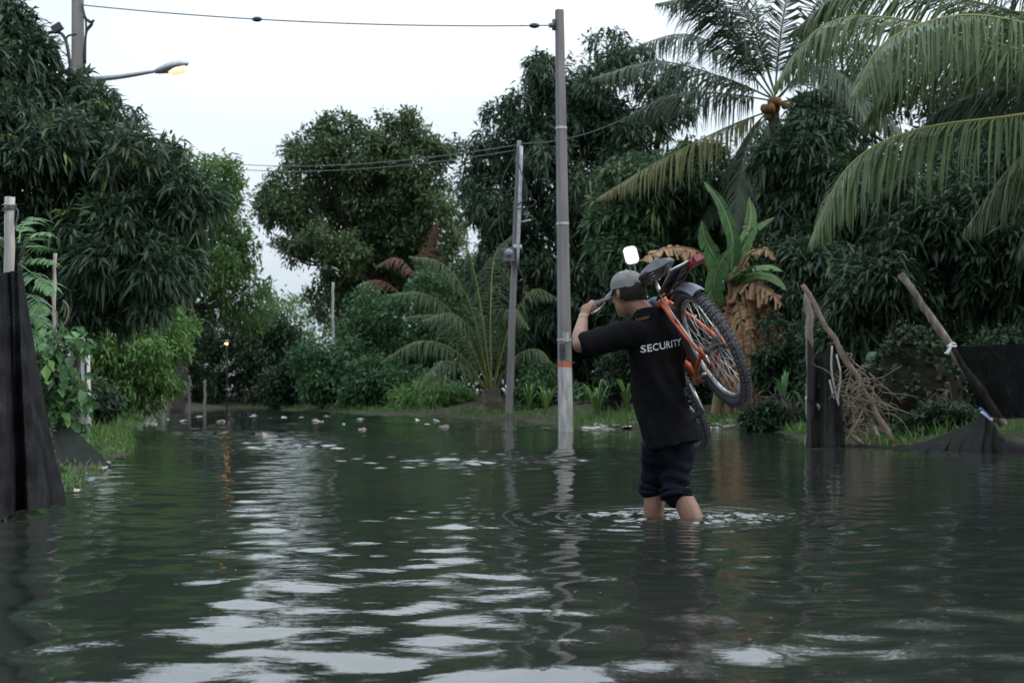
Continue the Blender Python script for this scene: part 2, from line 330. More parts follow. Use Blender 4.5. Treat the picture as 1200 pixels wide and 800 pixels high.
def crown_clusters(blobs, n, rng, nsub=16, sub=(.28, .48), up=.25):
    vol = np.array([b[1][0] * b[1][2] + b[1][1] * b[1][2] + b[1][0] * b[1][1] for b in blobs]); cnt = (n * vol / vol.sum()).astype(int)
    Pp, O = [], []
    for (c, r), m in zip(blobs, cnt):
        d = unit(rng.normal(0, 1, (nsub, 3))); sc = c + r * d * rng.uniform(.5, .88, (nsub, 1)); sr = np.mean(r) * rng.uniform(sub[0], sub[1], nsub)
        k = rng.integers(0, nsub, m); o = unit(rng.normal(0, 1, (m, 3)) + (sc[k] - c) / np.mean(r) * .9 + UP * up)
        p = sc[k] + o * (sr[k] * rng.uniform(.55, 1.08, m))[:, None] * A(1, 1, .85); Pp.append(p); O.append(o)
        mi = m // 7; di = unit(rng.normal(0, 1, (mi, 3))); Pp.append(c + r * di * rng.uniform(.1, .75, (mi, 1))); O.append(di)
    return np.vstack(Pp), np.vstack(O)
def crown(blobs, n, k, L, Wd, rng, droop=.8, spread=1., kind='mango', **kw):
    c, o = crown_clusters(blobs, n, rng, **kw); m = len(c)
    ce = np.repeat(c, k, 0); oe = np.repeat(o, k, 0); N = m * k
    d = unit(oe * .45 + rng.normal(0, .75 * spread, (N, 3)) + A(0, 0, -.28 * droop))
    jit = rng.normal(0, .25, (N, 3)) * L * (1 if kind == 'mango' else 2.2)
    cs = np.repeat(rng.uniform(.6, 1.3, m), k); LL = L * rng.uniform(.65, 1.25, N) * cs; V, F = leaves(ce + jit + d * L * .1, d, LL, Wd * rng.uniform(.7, 1.3, N) * cs ** .5, droop * np.repeat(rng.uniform(.1, 1.5, m), k)[:, None], rng)
    tc_ = np.repeat(rng.beta(2, 2.4, m), k) * .75 + rng.random(N) * .25
    young = np.repeat(rng.random(m) < .012, k); tc_ = np.where(young, 1., np.minimum(tc_, .95))
    return V, np.zeros((0, 4), np.int64), F, np.repeat(tc_, 5)
def bl(px, py, Y, rx, ry, rd=None):
    s = Y / FPX; return (P(px, py, Y), A(rx * s, rd if rd else (rx + ry) * .5 * s, ry * s))
def tree(name, label, base, blobs, n, k, L, Wd, leafm, seed, r0=.16, group=None, cat='tree', trunk='bark', limb_n=None, **kw):
    rng = np.random.default_rng(seed); bx, by = base; bz = gz(bx, by); t = thing(name, label, cat, (bx, by, bz), group)
    put('crown', crown(blobs, n, k, L, Wd, rng, **kw), M[leafm], t, smooth=False, kind='stuff')
    cen = np.mean([b[0] for b in blobs], 0); low = min(b[0][2] - b[1][2] for b in blobs); fork = A(bx + (cen[0] - bx) * .35, by + (cen[1] - by) * .35, max(bz + .6, low + .35 * (cen[2] - low)))
    a = Acc(); b0 = A(bx, by, bz - .25)
    a.tube(spline([b0, (b0 + fork) / 2 + rng.normal(0, .1, 3) * A(1, 1, 0), fork], 10), np.linspace(r0 * 1.25, r0 * .75, 10), 9)
    for c, r in blobs[:limb_n]:
        mid = (fork + c) / 2 + rng.normal(0, .2, 3); sp_ = spline([fork - A(0, 0, .1), mid, c], 9); a.tube(sp_, np.linspace(r0 * .6, r0 * .16, 9), 6)
        for q in range(5):
            e = c + r * unit(rng.normal(0, 1, 3) + UP * .3) * .8; st = sp_[rng.integers(4, 9)]
            a.tube(spline([st, (st + e) / 2 + rng.normal(0, .12, 3), e], 6), np.linspace(r0 * .2, .012, 6), 5)
    put('trunk', a, M[trunk], t); return t

def frond(name, parent, C, m, leaf_len, n=70, width=.035, hang=.8, out=.8, fwd=.55, rach=.022, seed=0, kind=None, tmean=.4, base=.12):
    rng = np.random.default_rng(seed); S = spline(C, n); T = unit(np.gradient(S, axis=0)); a = Acc()
    a.tube(S[::3], np.linspace(rach, .004, len(S[::3])), 6, tint=.9)
    s = np.linspace(0, 1, n); side = unit(np.cross(T, UP)); prof = np.clip(np.sin(np.clip((s - base * .6) / (1 - base * .6), 0, 1) ** .75 * math.pi * .93 + .12), .05, 1) * (s > base)
    for sg in (-1, 1):
        idx = np.where(s > base)[0]; k = len(idx); jl = (rng.uniform(.72, 1.12, k) * np.where(rng.random(k) < .06, .5, 1))[:, None]; LL = (leaf_len * prof[idx])[:, None] * jl
        dn = A(0, 0, -1); h = hang * rng.uniform(.7, 1.3, (k, 1)); d1 = unit(side[idx] * sg * out + T[idx] * fwd + dn * h * .45 + rng.normal(0, .11, (k, 3)))
        d2 = unit(d1 + dn * h * 1.1); d3 = unit(d2 + dn * h * .9); p0 = S[idx]; p1 = p0 + d1 * LL * .35; p2 = p1 + d2 * LL * .35; p3 = p2 + d3 * LL * .3
        wv = unit(T[idx] - d1 * np.sum(T[idx] * d1, 1, keepdims=True)); w = width * rng.uniform(.8, 1.2, (k, 1))
        V = np.stack([p0 - wv * w * .25, p0 + wv * w * .25, p1 - wv * w * .5, p1 + wv * w * .5, p2 - wv * w * .38, p2 + wv * w * .38, p3], 1).reshape(-1, 3)
        b = (np.arange(k) * 7)[:, None]; Q = np.vstack([b + [0, 1, 3, 2], b + [2, 3, 5, 4]]); Tt = b + np.array([4, 5, 6])
        ti = np.clip(rng.normal(tmean, .16, k), 0, 1); a.add(V, Q, Tt, np.repeat(ti, 7))
    return put(name, a, m, parent, smooth=False)
def pxs(L, Y0=None):
    return [P(x, y, z) for x, y, z in L]

# ------------------------------------------------------------------ trees on the left bank
tree('mango_tree', 'large dark mango tree with drooping long leaves under the street lamp on the bank', (-7.0, 20.5),
     [bl(60, 190, 20, 90, 95), bl(150, 222, 19.6, 82, 82), bl(165, 300, 19.2, 62, 66), bl(60, 305, 20, 85, 72), bl(-5, 110, 20.6, 55, 95), bl(85, 140, 21, 60, 46),
      bl(-60, 210, 20, 90, 120), bl(208, 262, 19.5, 26, 62), bl(10, 40, 20.8, 22, 45), bl(110, 350, 19.4, 70, 38), bl(-120, 300, 20, 80, 100)],
     6400, 11, .225, .046, 'mango', 21, r0=.24, droop=.75)
tree('acacia_tree', 'tall light green feathery tree rising just behind the dark mango crown', (-10.4, 44), [bl(225, 225, 44, 58, 52), bl(262, 265, 44, 36, 55), bl(215, 300, 43, 62, 50), bl(270, 350, 45, 48, 45), bl(170, 240, 45, 60, 60), bl(285, 300, 44, 16, 22)],
     2600, 10, .20, .075, 'feather', 22, r0=.2, droop=.4, kind='f')
tree('roadside_tree', 'low yellow-green feathery tree hanging over the bank behind the marker post', (-8.6, 30), [bl(150, 405, 30, 58, 42), bl(185, 385, 31, 40, 35), bl(120, 445, 30, 40, 36), bl(165, 450, 30, 46, 26)],
     1800, 11, .16, .05, 'feather2', 23, r0=.1, droop=.7, kind='f')
tree('roadside_tree', 'dark spreading tree with low branches where the far water narrows', (-12.5, 56), [bl(265, 390, 56, 60, 36), bl(325, 408, 56, 46, 34), bl(215, 415, 54, 46, 42), bl(300, 435, 56, 66, 34), bl(240, 445, 55, 50, 32), bl(330, 455, 55, 40, 20)],
     2700, 9, .22, .08, 'dark', 24, r0=.18, droop=.4, kind='f')
tree('background_tree', 'hazy green tree closing the view beyond the narrow end of the flood', (-14, 72), [bl(270, 420, 72, 90, 44), bl(360, 400, 72, 70, 52), bl(320, 385, 74, 40, 30), bl(180, 430, 70, 70, 40), bl(90, 380, 66, 90, 80), bl(440, 400, 72, 70, 60)],
     2600, 9, .26, .1, 'feather', 25, r0=.2, droop=.4, kind='f')
# ------------------------------------------------------------------ middle distance
tree('rain_tree', 'big round rain tree with thin olive crown and rusty dead patches against sky', (-5.2, 60),
     [bl(365, 195, 58, 52, 42), bl(430, 180, 58, 58, 40), bl(490, 195, 58, 46, 44), bl(340, 245, 58, 40, 34), bl(440, 250, 59, 58, 50), bl(510, 255, 58, 40, 56), bl(388, 292, 57, 44, 36), bl(450, 320, 60, 60, 46), bl(345, 290, 58, 26, 22), bl(318, 232, 58, 20, 20), bl(520, 320, 58, 40, 50), bl(400, 350, 60, 50, 34), bl(480, 150, 58, 26, 20), bl(395, 152, 58, 30, 20), bl(420, 235, 60, 70, 60), bl(470, 290, 61, 60, 50)],
     7400, 9, .25, .10, 'rain', 26, r0=.35, droop=.3, kind='f', sub=(.2, .36), nsub=22, limb_n=9)
BUSH = [('broad mid-green bush overhanging the water at the far shore', 400, 435, 46, 48, 46), ('tall fresh green bush below the rain tree', 465, 388, 48, 58, 52),
        ('rounded green bush beside the short coconut palm', 520, 372, 46, 40, 62), ('dark low bush at the far end of the water', 345, 452, 52, 40, 28), ('bushy green shrub on the shore under the tall fresh bush', 450, 452, 44, 46, 26)]
for i, (lb, px, py, Yy, rx, ry) in enumerate(BUSH):
    b = P(px, 480, Yy); tree('bush', lb, (b[0], b[1] + .6), [bl(px, py, Yy, rx, ry), bl(px - rx * .5, py + ry * .3, Yy, rx * .55, ry * .6), bl(px + rx * .45, py + ry * .35, Yy, rx * .55, ry * .55)],
         950, 10, .20, .085, 'bush' if i != 3 else 'dark', 40 + i, r0=.07, cat='bush', droop=.4, kind='f', nsub=14)
tree('mango_tree', 'tall rounded mango tree standing behind the concrete pole', (3.4, 41),
     [bl(690, 102, 40, 64, 66), bl(625, 150, 40, 52, 56), bl(740, 165, 40, 58, 64), bl(598, 235, 40, 50, 66), bl(675, 225, 39.5, 66, 76), bl(590, 325, 40, 42, 62), bl(650, 335, 40, 56, 76), bl(722, 315, 39, 62, 80), bl(640, 96, 40, 34, 30), bl(562, 190, 41, 26, 40), bl(785, 120, 40, 26, 44), bl(640, 390, 40, 60, 40)],
     5200, 10, .27, .07, 'mango', 27, r0=.26, droop=.9)
tree('mango_tree', 'brighter green mango tree between the concrete pole and the banana clump', (5.4, 31),
     [bl(760, 225, 30, 58, 42), bl(815, 200, 31, 44, 42), bl(835, 265, 31, 52, 52), bl(735, 285, 30, 46, 44), bl(790, 300, 31, 52, 50), bl(880, 250, 32, 40, 60)],
     2500, 10, .25, .07, 'mango2', 28, r0=.16, droop=.9)
tree('mango_tree', 'glossy mango tree growing between the two tall coconut palms', (7.2, 28.5),
     [bl(960, 175, 28, 46, 50), bl(1005, 240, 28, 66, 62), bl(930, 275, 28, 42, 56), bl(950, 335, 27, 48, 48), bl(985, 360, 27, 44, 46), bl(920, 205, 28.5, 40, 50), bl(945, 145, 28.8, 30, 30)],
     3300, 10, .25, .065, 'mango', 29, r0=.16, droop=.9)
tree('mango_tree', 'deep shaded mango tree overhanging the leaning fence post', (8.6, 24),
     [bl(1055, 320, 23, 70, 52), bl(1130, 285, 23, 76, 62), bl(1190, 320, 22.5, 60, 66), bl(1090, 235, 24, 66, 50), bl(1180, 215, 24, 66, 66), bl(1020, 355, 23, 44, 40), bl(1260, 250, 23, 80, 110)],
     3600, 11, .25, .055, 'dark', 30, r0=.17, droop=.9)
for i, (lb, bl_, base) in enumerate([
        ('dark background tree behind the mango trees near the banana clump', [bl(880, 330, 40, 90, 90), bl(820, 390, 40, 80, 70), bl(960, 380, 38, 80, 80), bl(700, 400, 42, 70, 50), bl(900, 440, 38, 90, 40)], (7.5, 40)),
        ('dark background tree behind the leaning fence posts', [bl(1060, 380, 34, 90, 80), bl(1160, 350, 34, 90, 110), bl(1110, 440, 32, 120, 40), bl(1230, 420, 32, 80, 60), bl(1080, 260, 36, 90, 90)], (11, 34)),
        ('dark background tree filling the gap behind the tall mango tree', [bl(620, 395, 44, 70, 50), bl(720, 330, 42, 80, 90), bl(560, 400, 48, 50, 60), bl(660, 440, 42, 90, 30)], (2.2, 43)),
        ('dark background tree behind the right coconut palm crown', [bl(1130, 130, 40, 110, 90), bl(1010, 150, 42, 70, 70), bl(1230, 160, 40, 90, 140)], (13.5, 42))]):
    tree('background_tree', lb, base, bl_, 1900, 9, .30, .10, 'dark', 60 + i, r0=.2, droop=.6, kind='f')

# ------------------------------------------------------------------ coconut palms
def palm(label, base, crownp, fr, leaf_len, mats, trunk_r, seed, n=70, width=.035, nuts=(), hang=.8, rach=.022, tm=.42, fwd=.55):
    t = thing('coconut_palm', label, 'palm', (*base, gz(*base))); a = Acc(); b0 = A(*base, gz(*base) - .3)
    S = spline([b0, b0 * .55 + crownp * .45 + A(.15, 0, 0), crownp], 26); rr = np.linspace(trunk_r, trunk_r * .7, 26) * (1 + .06 * (np.arange(26) % 2)); a.tube(S, rr, 12)
    put('trunk', a, M['palmbark'], t)
    for i, f in enumerate(fr):
        m = mats[f[1]] if isinstance(f, tuple) else mats[0]; C = f[0] if isinstance(f, tuple) else f
        frond('frond', t, pxs(C), M[m], leaf_len, n=n, width=width, seed=seed + i, hang=hang, rach=rach, tmean=tm, fwd=fwd)
    for i, c in enumerate(nuts): put('coconut', Acc().ball(c, A(.085, .085, .10), nu=10, nv=7), M['coconut'], t)
    return t
c0 = P(906, 118, 30); rn = np.random.default_rng(5)
palm('tall coconut palm with orange coconuts under ragged dark fronds', (5.6, 30.6), c0,
     [[(906, 116, 30), (850, 92, 29.6), (770, 72, 29), (692, 92, 28.4)], [(906, 112, 30), (868, 48, 30), (820, 0, 29.6), (770, 4, 29)], [(908, 110, 30), (890, 40, 30.4), (880, -40, 30.4), (850, -95, 30)],
      [(910, 110, 30), (935, 40, 30), (980, -15, 29.6), (1035, -20, 29)], ([(902, 130, 30), (850, 150, 29.4), (770, 190, 28.6), (700, 232, 28)], 1), [(902, 128, 30), (875, 160, 30.2), (845, 215, 30), (815, 275, 29.7)],
      [(906, 132, 30), (895, 180, 30.4), (870, 240, 30.6)], [(912, 122, 30), (965, 105, 30), (1020, 120, 29.6), (1070, 170, 29)], [(912, 116, 30), (965, 60, 30.6), (1030, 55, 31), (1090, 90, 31.5)],
      [(904, 114, 30), (858, 66, 31), (800, 40, 32), (730, 60, 33)], [(908, 130, 30), (930, 180, 29.6), (945, 250, 29.3)], [(906, 112, 30), (850, 20, 29), (795, -50, 28.4)], [(908, 110, 30), (915, 40, 29.4), (930, -40, 29), (950, -90, 28.8)], [(908, 110, 30), (880, 30, 29), (840, -30, 28.4), (800, -60, 28)], [(908, 112, 30), (950, 30, 30.6), (1010, -20, 31), (1070, -10, 31.4)], [(910, 116, 30), (950, 80, 29), (990, 90, 28.2), (1020, 150, 27.8)], [(904, 118, 30), (850, 110, 31), (790, 110, 32), (730, 140, 32.6)], [(906, 126, 30), (880, 165, 29.2), (866, 220, 28.8), (862, 270, 28.6)]],
     1.2, ['palmd', 'palmy'], .17, 200, n=120, width=.036, hang=.85, fwd=.8, nuts=[c0 + A(*rn.normal(0, 1, 2), 0) * A(.13, .10, 0) + A(0, -.2, -.05 - .32 * rn.random()) for _ in range(11)])
palm('near coconut palm whose long arching fronds hang over the black net fence', (7.7, 17.2), P(1345, 95, 17.2),
     [[(1345, 92, 17.2), (1200, 60, 16.8), (1050, 22, 16.4), (965, 30, 16.1), (908, 100, 15.9)], [(1345, 100, 17.2), (1210, 132, 16.2), (1075, 152, 15.6), (995, 195, 15.3), (950, 285, 15.1)],
      [(1345, 88, 17.2), (1230, 28, 17.4), (1100, -6, 17.6), (1000, -14, 17.8), (925, 40, 18)], [(1345, 86, 17.2), (1290, -60, 17.2), (1190, -130, 17.2), (1080, -120, 17)], [(1345, 92, 17.2), (1250, 70, 18.3), (1150, 55, 19.2), (1060, 80, 20), (1010, 150, 20.4)],
      [(1345, 105, 17.2), (1260, 190, 16.9), (1200, 290, 16.6)], [(1345, 90, 17.2), (1400, -40, 17.4), (1480, -90, 17.6)], [(1350, 100, 17.2), (1450, 90, 17), (1540, 180, 16.8)], [(1345, 95, 17.2), (1240, 40, 16.2), (1130, 18, 15.4), (1040, 48, 14.8), (1000, 110, 14.5)], [(1345, 95, 17.2), (1390, 60, 15.6), (1420, 100, 14.2)], ([(1345, 90, 17.2), (1260, 0, 18.2), (1160, -50, 19), (1060, -60, 19.6), (960, -10, 20)], 1), ([(1345, 96, 17.2), (1270, 95, 18.4), (1180, 100, 19.2), (1100, 130, 19.8), (1050, 210, 20)], 1), ([(1345, 92, 17.2), (1280, 40, 18.6), (1200, 15, 19.6), (1110, 20, 20.4), (1030, 60, 21)], 1), [(1345, 104, 17.2), (1270, 140, 17.4), (1190, 190, 17.5), (1130, 270, 17.6)], ([(1345, 90, 17.2), (1300, -20, 18), (1230, -80, 18.6), (1140, -90, 19)], 1)],
     1.25, ['palm', 'palmd'], .16, 240, n=190, width=.026, hang=.95, tm=.36, fwd=.95, rach=.026)
palm('short coconut palm growing straight from the shore beside the thin leaning pole', (-.75, 37), P(574, 455, 37),
     [[(574, 460, 37), (535, 412, 36.4), (490, 400, 36), (446, 424, 35.6)], [(574, 458, 37), (540, 380, 36.6), (500, 345, 36.2), (455, 345, 36)], [(574, 456, 37), (552, 360, 36.6), (520, 310, 36.3), (480, 300, 36)], [(576, 456, 37), (562, 350, 37), (548, 290, 37), (530, 262, 37)],
      [(576, 456, 37), (575, 360, 37.4), (580, 300, 37.8), (600, 275, 38)], [(578, 458, 37), (598, 380, 37), (625, 340, 37), (655, 350, 37)], [(578, 460, 37), (602, 420, 36.6), (632, 410, 36.2), (655, 440, 36)], [(573, 462, 37), (545, 430, 35.6), (515, 425, 35), (490, 455, 34.6)],
      [(574, 458, 37), (556, 395, 35.6), (530, 368, 35), (495, 375, 34.5)], [(577, 458, 37), (590, 390, 36), (600, 360, 35.2), (620, 385, 34.6)], [(574, 458, 37), (548, 400, 38), (515, 370, 38.6), (470, 372, 39)]],
     .78, ['palm'], .30, 280, n=90, width=.026, hang=1.0, tm=.05)

# ------------------------------------------------------------------ banana clump
def banana_leaf(name, parent, C, wid, m, seed, tear=.5, droop=.3, face=None, tmean=.5, tvar=.15, label=None):
    rng = np.random.default_rng(seed); n = 72 if tear > .8 else 40; S = spline(C, n); T = unit(np.gradient(S, axis=0)); s = np.linspace(0, 1, n)
    fr = UP if face is None else np.asarray(face, float); side = unit(np.cross(T, fr)); nor = np.cross(side, T)
    wp = wid * np.clip(np.sin(np.clip(s * 1.02, 0, 1) ** .7 * math.pi) ** .6, .04, 1); a = Acc()
    for sg in (-1, 1):
        i = 0
        while i < n - 1:
            j = min(n - 1, i + (rng.integers(2, 5) if rng.random() < tear else rng.integers(6, 12)))
            dr = droop * rng.uniform(.3, 1.9) * (1 + tear * .6); tw = rng.normal(0, .12 if tear < .8 else .32); wf = 1. if tear < .8 else rng.uniform(.45, 1.15); rows = []
            for q in range(i, j + 1):
                e = (q - i) / max(1, j - i); g = wf * (1 - .22 * tear * (4 * (e - .5) ** 2)); p = S[q]; o = unit(side[q] * sg + nor[q] * .25 + T[q] * tw)
                rows.append([p, p + o * wp[q] * .5 * g - UP * dr * wp[q] * .15, p + o * wp[q] * g * .97 - UP * dr * wp[q] * .75 + T[q] * tw * wp[q]])
            a.grid(np.array(rows), np.repeat(np.clip(rng.normal(tmean, tvar, j - i + 1), 0, .9 if tear < .8 else 1), 3)); i = j
    a.tube(S[::2], np.linspace(.03, .008, len(S[::2])), 6, tint=1.0 if tear < .8 else .3)
    return put(name, a, m, parent, label=label)
bb = P(868, 490, 27); bt = thing('banana_plant', 'banana clump with torn green leaves and brown hanging dead leaves on the shore', 'banana plant', (bb[0], bb[1], gz(bb[0], bb[1])))
fc = A(0, -1, .25)  # facing the water
for i, (C, w_, f_) in enumerate([([(856, 320, 27), (858, 280, 26.8), (845, 240, 26.6), (824, 212, 26.4)], .21, (.5, -.8, .2)), ([(850, 325, 27), (836, 300, 26.6), (826, 280, 26.4), (822, 258, 26.3)], .19, fc),
         ([(846, 365, 27), (836, 340, 26.4), (842, 312, 26.2), (860, 286, 26.1)], .24, (.3, -.9, .1)), ([(858, 322, 27), (870, 295, 27), (884, 270, 26.8), (908, 254, 26.6)], .13, (-.3, -.8, .5)), ([(856, 330, 27), (872, 318, 26.6), (895, 312, 26.3), (918, 318, 26)], .22, (0, -.3, 1)), ([(852, 320, 27), (872, 285, 27.6), (880, 255, 28), (878, 230, 28.3)], .16, fc), ([(858, 335, 27), (880, 322, 26.7), (905, 325, 26.5), (922, 340, 26.3)], .17, (0, -.6, .8))]):
    banana_leaf('leaf', bt, pxs(C), w_, M['banana'], 300 + i, tear=.35, face=f_, tmean=.3 + .12 * i)
for i, (C, w_, f_, tm) in enumerate([([(846, 325, 27), (820, 296, 26.8), (785, 290, 26.6), (750, 305, 26.4)], .30, (0, -.55, .8), .72), ([(858, 335, 27), (880, 330, 26.6), (902, 340, 26.4), (918, 358, 26.3)], .30, (0, -.7, .6), .7),
         ([(862, 335, 27), (876, 350, 26.6), (884, 395, 26.5), (886, 440, 26.5)], .22, (.6, -.7, 0), .55), ([(860, 340, 27), (868, 370, 26.5), (872, 420, 26.4), (872, 470, 26.4)], .2, (-.3, -.9, 0), .62), ([(866, 340, 27), (892, 360, 26.8), (898, 385, 26.7), (892, 415, 26.7)], .18, (.4, -.8, 0), .8),
         ([(855, 345, 27), (850, 380, 26.6), (852, 430, 26.6), (856, 480, 26.6)], .18, (.1, -1, 0), .5), ([(866, 345, 27), (882, 400, 27), (888, 450, 26.8), (890, 490, 26.8)], .2, (0, -1, 0), .58), ([(845, 345, 27), (838, 380, 26.8), (836, 420, 26.8)], .16, (-.4, -.8, 0), .6),
         ([(862, 325, 27), (878, 298, 26.8), (898, 292, 26.7), (910, 305, 26.7)], .15, (0, -.6, .7), .75), ([(870, 340, 27), (896, 352, 26.8), (908, 380, 26.6), (906, 420, 26.5)], .2, (.3, -.9, .1), .55), ([(868, 350, 27), (890, 385, 26.7), (900, 425, 26.5), (898, 470, 26.5)], .2, (.1, -1, .1), .5), ([(858, 350, 27), (862, 395, 26.4), (864, 440, 26.3), (860, 490, 26.3)], .17, (-.2, -1, 0), .66), ([(872, 345, 27), (878, 380, 26.4), (880, 430, 26.3), (878, 485, 26.3)], .16, (.5, -.8, 0), .7)]):
    banana_leaf('dead_leaf', bt, pxs(C), w_, M['banana_dry'], 330 + i, tear=.95, droop=.55, face=f_, tmean=tm, tvar=.3, label='dry brown torn leaf' if i < 2 else None)
for x0, x1, yt in ((866, 856, 320), (838, 846, 380), (884, 878, 360), (852, 850, 400)):
    b0 = P(x0, 495, 27); b0[2] = gz(b0[0], b0[1]) - .15; put('stem', Acc().tube(spline([b0, (b0 + P(x1, yt, 27)) / 2 + A(.05, 0, 0), P(x1, yt, 27)], 10), np.linspace(.15, .07, 10) * (1 if yt < 350 else .8), 10), M['stem'], bt)

# ------------------------------------------------------------------ undergrowth on the banks
def strap_plant(name, label, base, n, L, wid, m, seed, spread=.6, group=None, cat='plant', bend=.6):
    rng = np.random.default_rng(seed); t = thing(name, label, cat, base, group)
    for i in range(n):
        az = rng.uniform(0, 2 * math.pi); h = unit(A(math.cos(az), math.sin(az), 0)); l_ = L * rng.uniform(.6, 1.1); sp_ = spread * rng.uniform(.3, 1.2)
        C = [base - UP * .05, base + UP * l_ * .5 + h * l_ * .2 * sp_, base + UP * l_ * .85 + h * l_ * .55 * sp_, base + UP * l_ * (1 - bend * sp_ * .6) + h * l_ * 1.0 * sp_]
        S = spline(C, 9); sd = unit(np.cross(h, UP)); s = np.linspace(0, 1, 9); w = wid * np.sin((s * .92 + .06) * math.pi) ** .7
        G = np.stack([S - sd * w[:, None] * .5 + UP * w[:, None] * .15, S, S + sd * w[:, None] * .5 + UP * w[:, None] * .15], 1)
        put('leaf', Acc().grid(G, np.full(27, rng.uniform(.2, .9))), m, t)
    return t
def gp(px, py, Y):
    p = P(px, py, Y); p[2] = gz(p[0], p[1]); return p
for i, (px, Yy, n, L, w_, lb) in enumerate([
        (1012, 20.5, 6, 1.15, .20, 'young coconut seedling with broad upright leaves beside the dry root tangle'),
        (918, 24.8, 12, 1.0, .05, 'clump of thin strap leaves on the shore behind the netted post'), (948, 23.5, 10, .8, .06, 'low strap-leaved clump at the foot of the netted post'),
        (700, 27.5, 16, .9, .05, 'grassy strap-leaved clump just behind the concrete pole'), (735, 28, 12, .8, .06, 'leafy clump on the shore beside the floating rubbish heap'), (640, 33, 14, .9, .05, 'pale reed clump between the leaning pole and the concrete pole'),
        (620, 34, 14, .8, .05, 'pale reed clump at the foot of the leaning pole')]):
    strap_plant('strap_leaf_plant', lb, gp(px, 490, Yy), n, L, w_, M['banana'] if i == 0 else M['grass'] if i > 2 else M['vine'], 400 + i, spread=.45 if i == 0 else .7)
def low_bush(lb, px, py, Yy, rx, ry, m, seed, n=420, L=.16, wd=.06, name='shrub'):
    b = gp(px, 490, Yy); return tree(name, lb, (b[0], b[1]), [bl(px, py, Yy, rx, ry), bl(px - rx * .5, py + ry * .35, Yy, rx * .6, ry * .6), bl(px + rx * .5, py + ry * .3, Yy, rx * .6, ry * .6)], n, 10, L, wd, m, seed, r0=.04, cat='shrub', droop=.6, nsub=12)
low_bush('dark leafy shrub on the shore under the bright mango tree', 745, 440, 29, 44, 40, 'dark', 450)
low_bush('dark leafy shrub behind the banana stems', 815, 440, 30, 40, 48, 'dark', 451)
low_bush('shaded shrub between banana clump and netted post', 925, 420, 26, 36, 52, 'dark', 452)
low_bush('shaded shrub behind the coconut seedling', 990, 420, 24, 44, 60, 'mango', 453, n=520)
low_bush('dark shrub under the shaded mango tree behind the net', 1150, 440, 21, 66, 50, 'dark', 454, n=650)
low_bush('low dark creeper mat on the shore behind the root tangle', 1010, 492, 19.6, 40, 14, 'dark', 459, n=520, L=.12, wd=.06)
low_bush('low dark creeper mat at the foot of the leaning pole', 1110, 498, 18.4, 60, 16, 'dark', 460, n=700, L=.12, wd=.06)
low_bush('low dark creeper mat on the shore left of the netted post', 915, 490, 23.6, 40, 12, 'dark', 461, n=420, L=.13, wd=.06)
low_bush('leafy shrub on the shore between both poles', 640, 455, 36, 44, 28, 'bush', 455)
low_bush('yellow-green grassy shrub on the shore by the short palm', 505, 466, 41, 46, 18, 'feather2', 456, n=600, L=.3, wd=.03)
low_bush('shaded shrub at the back of the left bank', 95, 460, 25, 40, 40, 'dark', 457)
low_bush('dense dark shrub behind the vine on the left bank', 30, 440, 16, 50, 60, 'dark', 458, n=700)

def grass(label, pts, h, seed, name='grass'):
    rng = np.random.default_rng(seed); n = len(pts); d = unit(rng.normal(0, .35, (n, 3)) + UP); V, F = leaves(pts, d, h * rng.uniform(.5, 1.2, n), .012 + .02 * h, .4, rng)
    put(name, (V, np.zeros((0, 4), np.int64), F, np.repeat(rng.beta(2, 2, n), 5)), M['grass'], smooth=False, label=label, cat='grass', kind='stuff')
def scatter(n, x0, x1, y0, y1, dmin, dmax, seed):
    rng = np.random.default_rng(seed); x = rng.uniform(x0, x1, n); y = rng.uniform(y0, y1, n); d = signed(x, y) + .25 * vnoise(np.stack([x * 1.5, y * 1.5, 0 * x], -1))
    k = (d > dmin) & (d < dmax); x, y = x[k], y[k]; return np.stack([x, y, ground_z(x, y) - .01], -1)
grass('short mown-looking grass along the left bank of the flood', scatter(60000, -11, -3, 10, 34, .05, 1.6, 1), .11, 2)
grass('rough grass on the far and right shores', np.vstack([scatter(26000, -10, 7, 17, 56, .1, 1.8, 3), scatter(14000, .5, 8, 17, 29, .05, 2.2, 8)]), .26, 4)

# ------------------------------------------------------------------ poles, lamp, wires
def ring(c, r, h, seg=20, jag=0):
    return Acc().tube([c - UP * h / 2, c + UP * h / 2], r, seg)
b0 = WP(663, 505); t0 = P(655.5, 12, b0[1]); pole = thing('utility_pole', 'tall square concrete pole with red painted band standing in the water', 'pole', (b0[0], b0[1], -.4))
def sq(a, p0, p1, w0, w1, rot=.35):
    v = []
    for p, w in ((p0, w0), (p1, w1)):
        for k in range(8):
            q = rot + (k // 2) * math.pi / 2 + (-.12 if k % 2 == 0 else .12) + math.pi / 4; v.append(p + A(math.cos(q), math.sin(q), 0) * w * .707)
    q = [[k, (k + 1) % 8, 8 + (k + 1) % 8, 8 + k] for k in range(8)]; v += [p0, p1]
    return a.add(v, q, [[17, 8 + k, 8 + (k + 1) % 8] for k in range(8)] + [[16, (k + 1) % 8, k] for k in range(8)])
zz = lambda py: (CAM_H + (HORIZON - py) / FPX * b0[1])
def on(z): f = (z - b0[2]) / (t0[2] - b0[2]); return b0 + (t0 - b0) * f, .185 - .075 * f
for nm, ya, yb, m in (('painted_band', 430, 424, 'redpaint'), ('washed_base', 540, 430.0, 'concrete_pale'), ('shaft', 424.0, 12, 'concrete')):
    za, zb = zz(ya), zz(yb); (pa, wa), (pb, wb) = on(max(za, -.6)), on(zb); e = .004 if nm == 'painted_band' else 0; put(nm, sq(Acc(), pa, pb, wa + e, wb + e), M[m], pole, smooth=False)
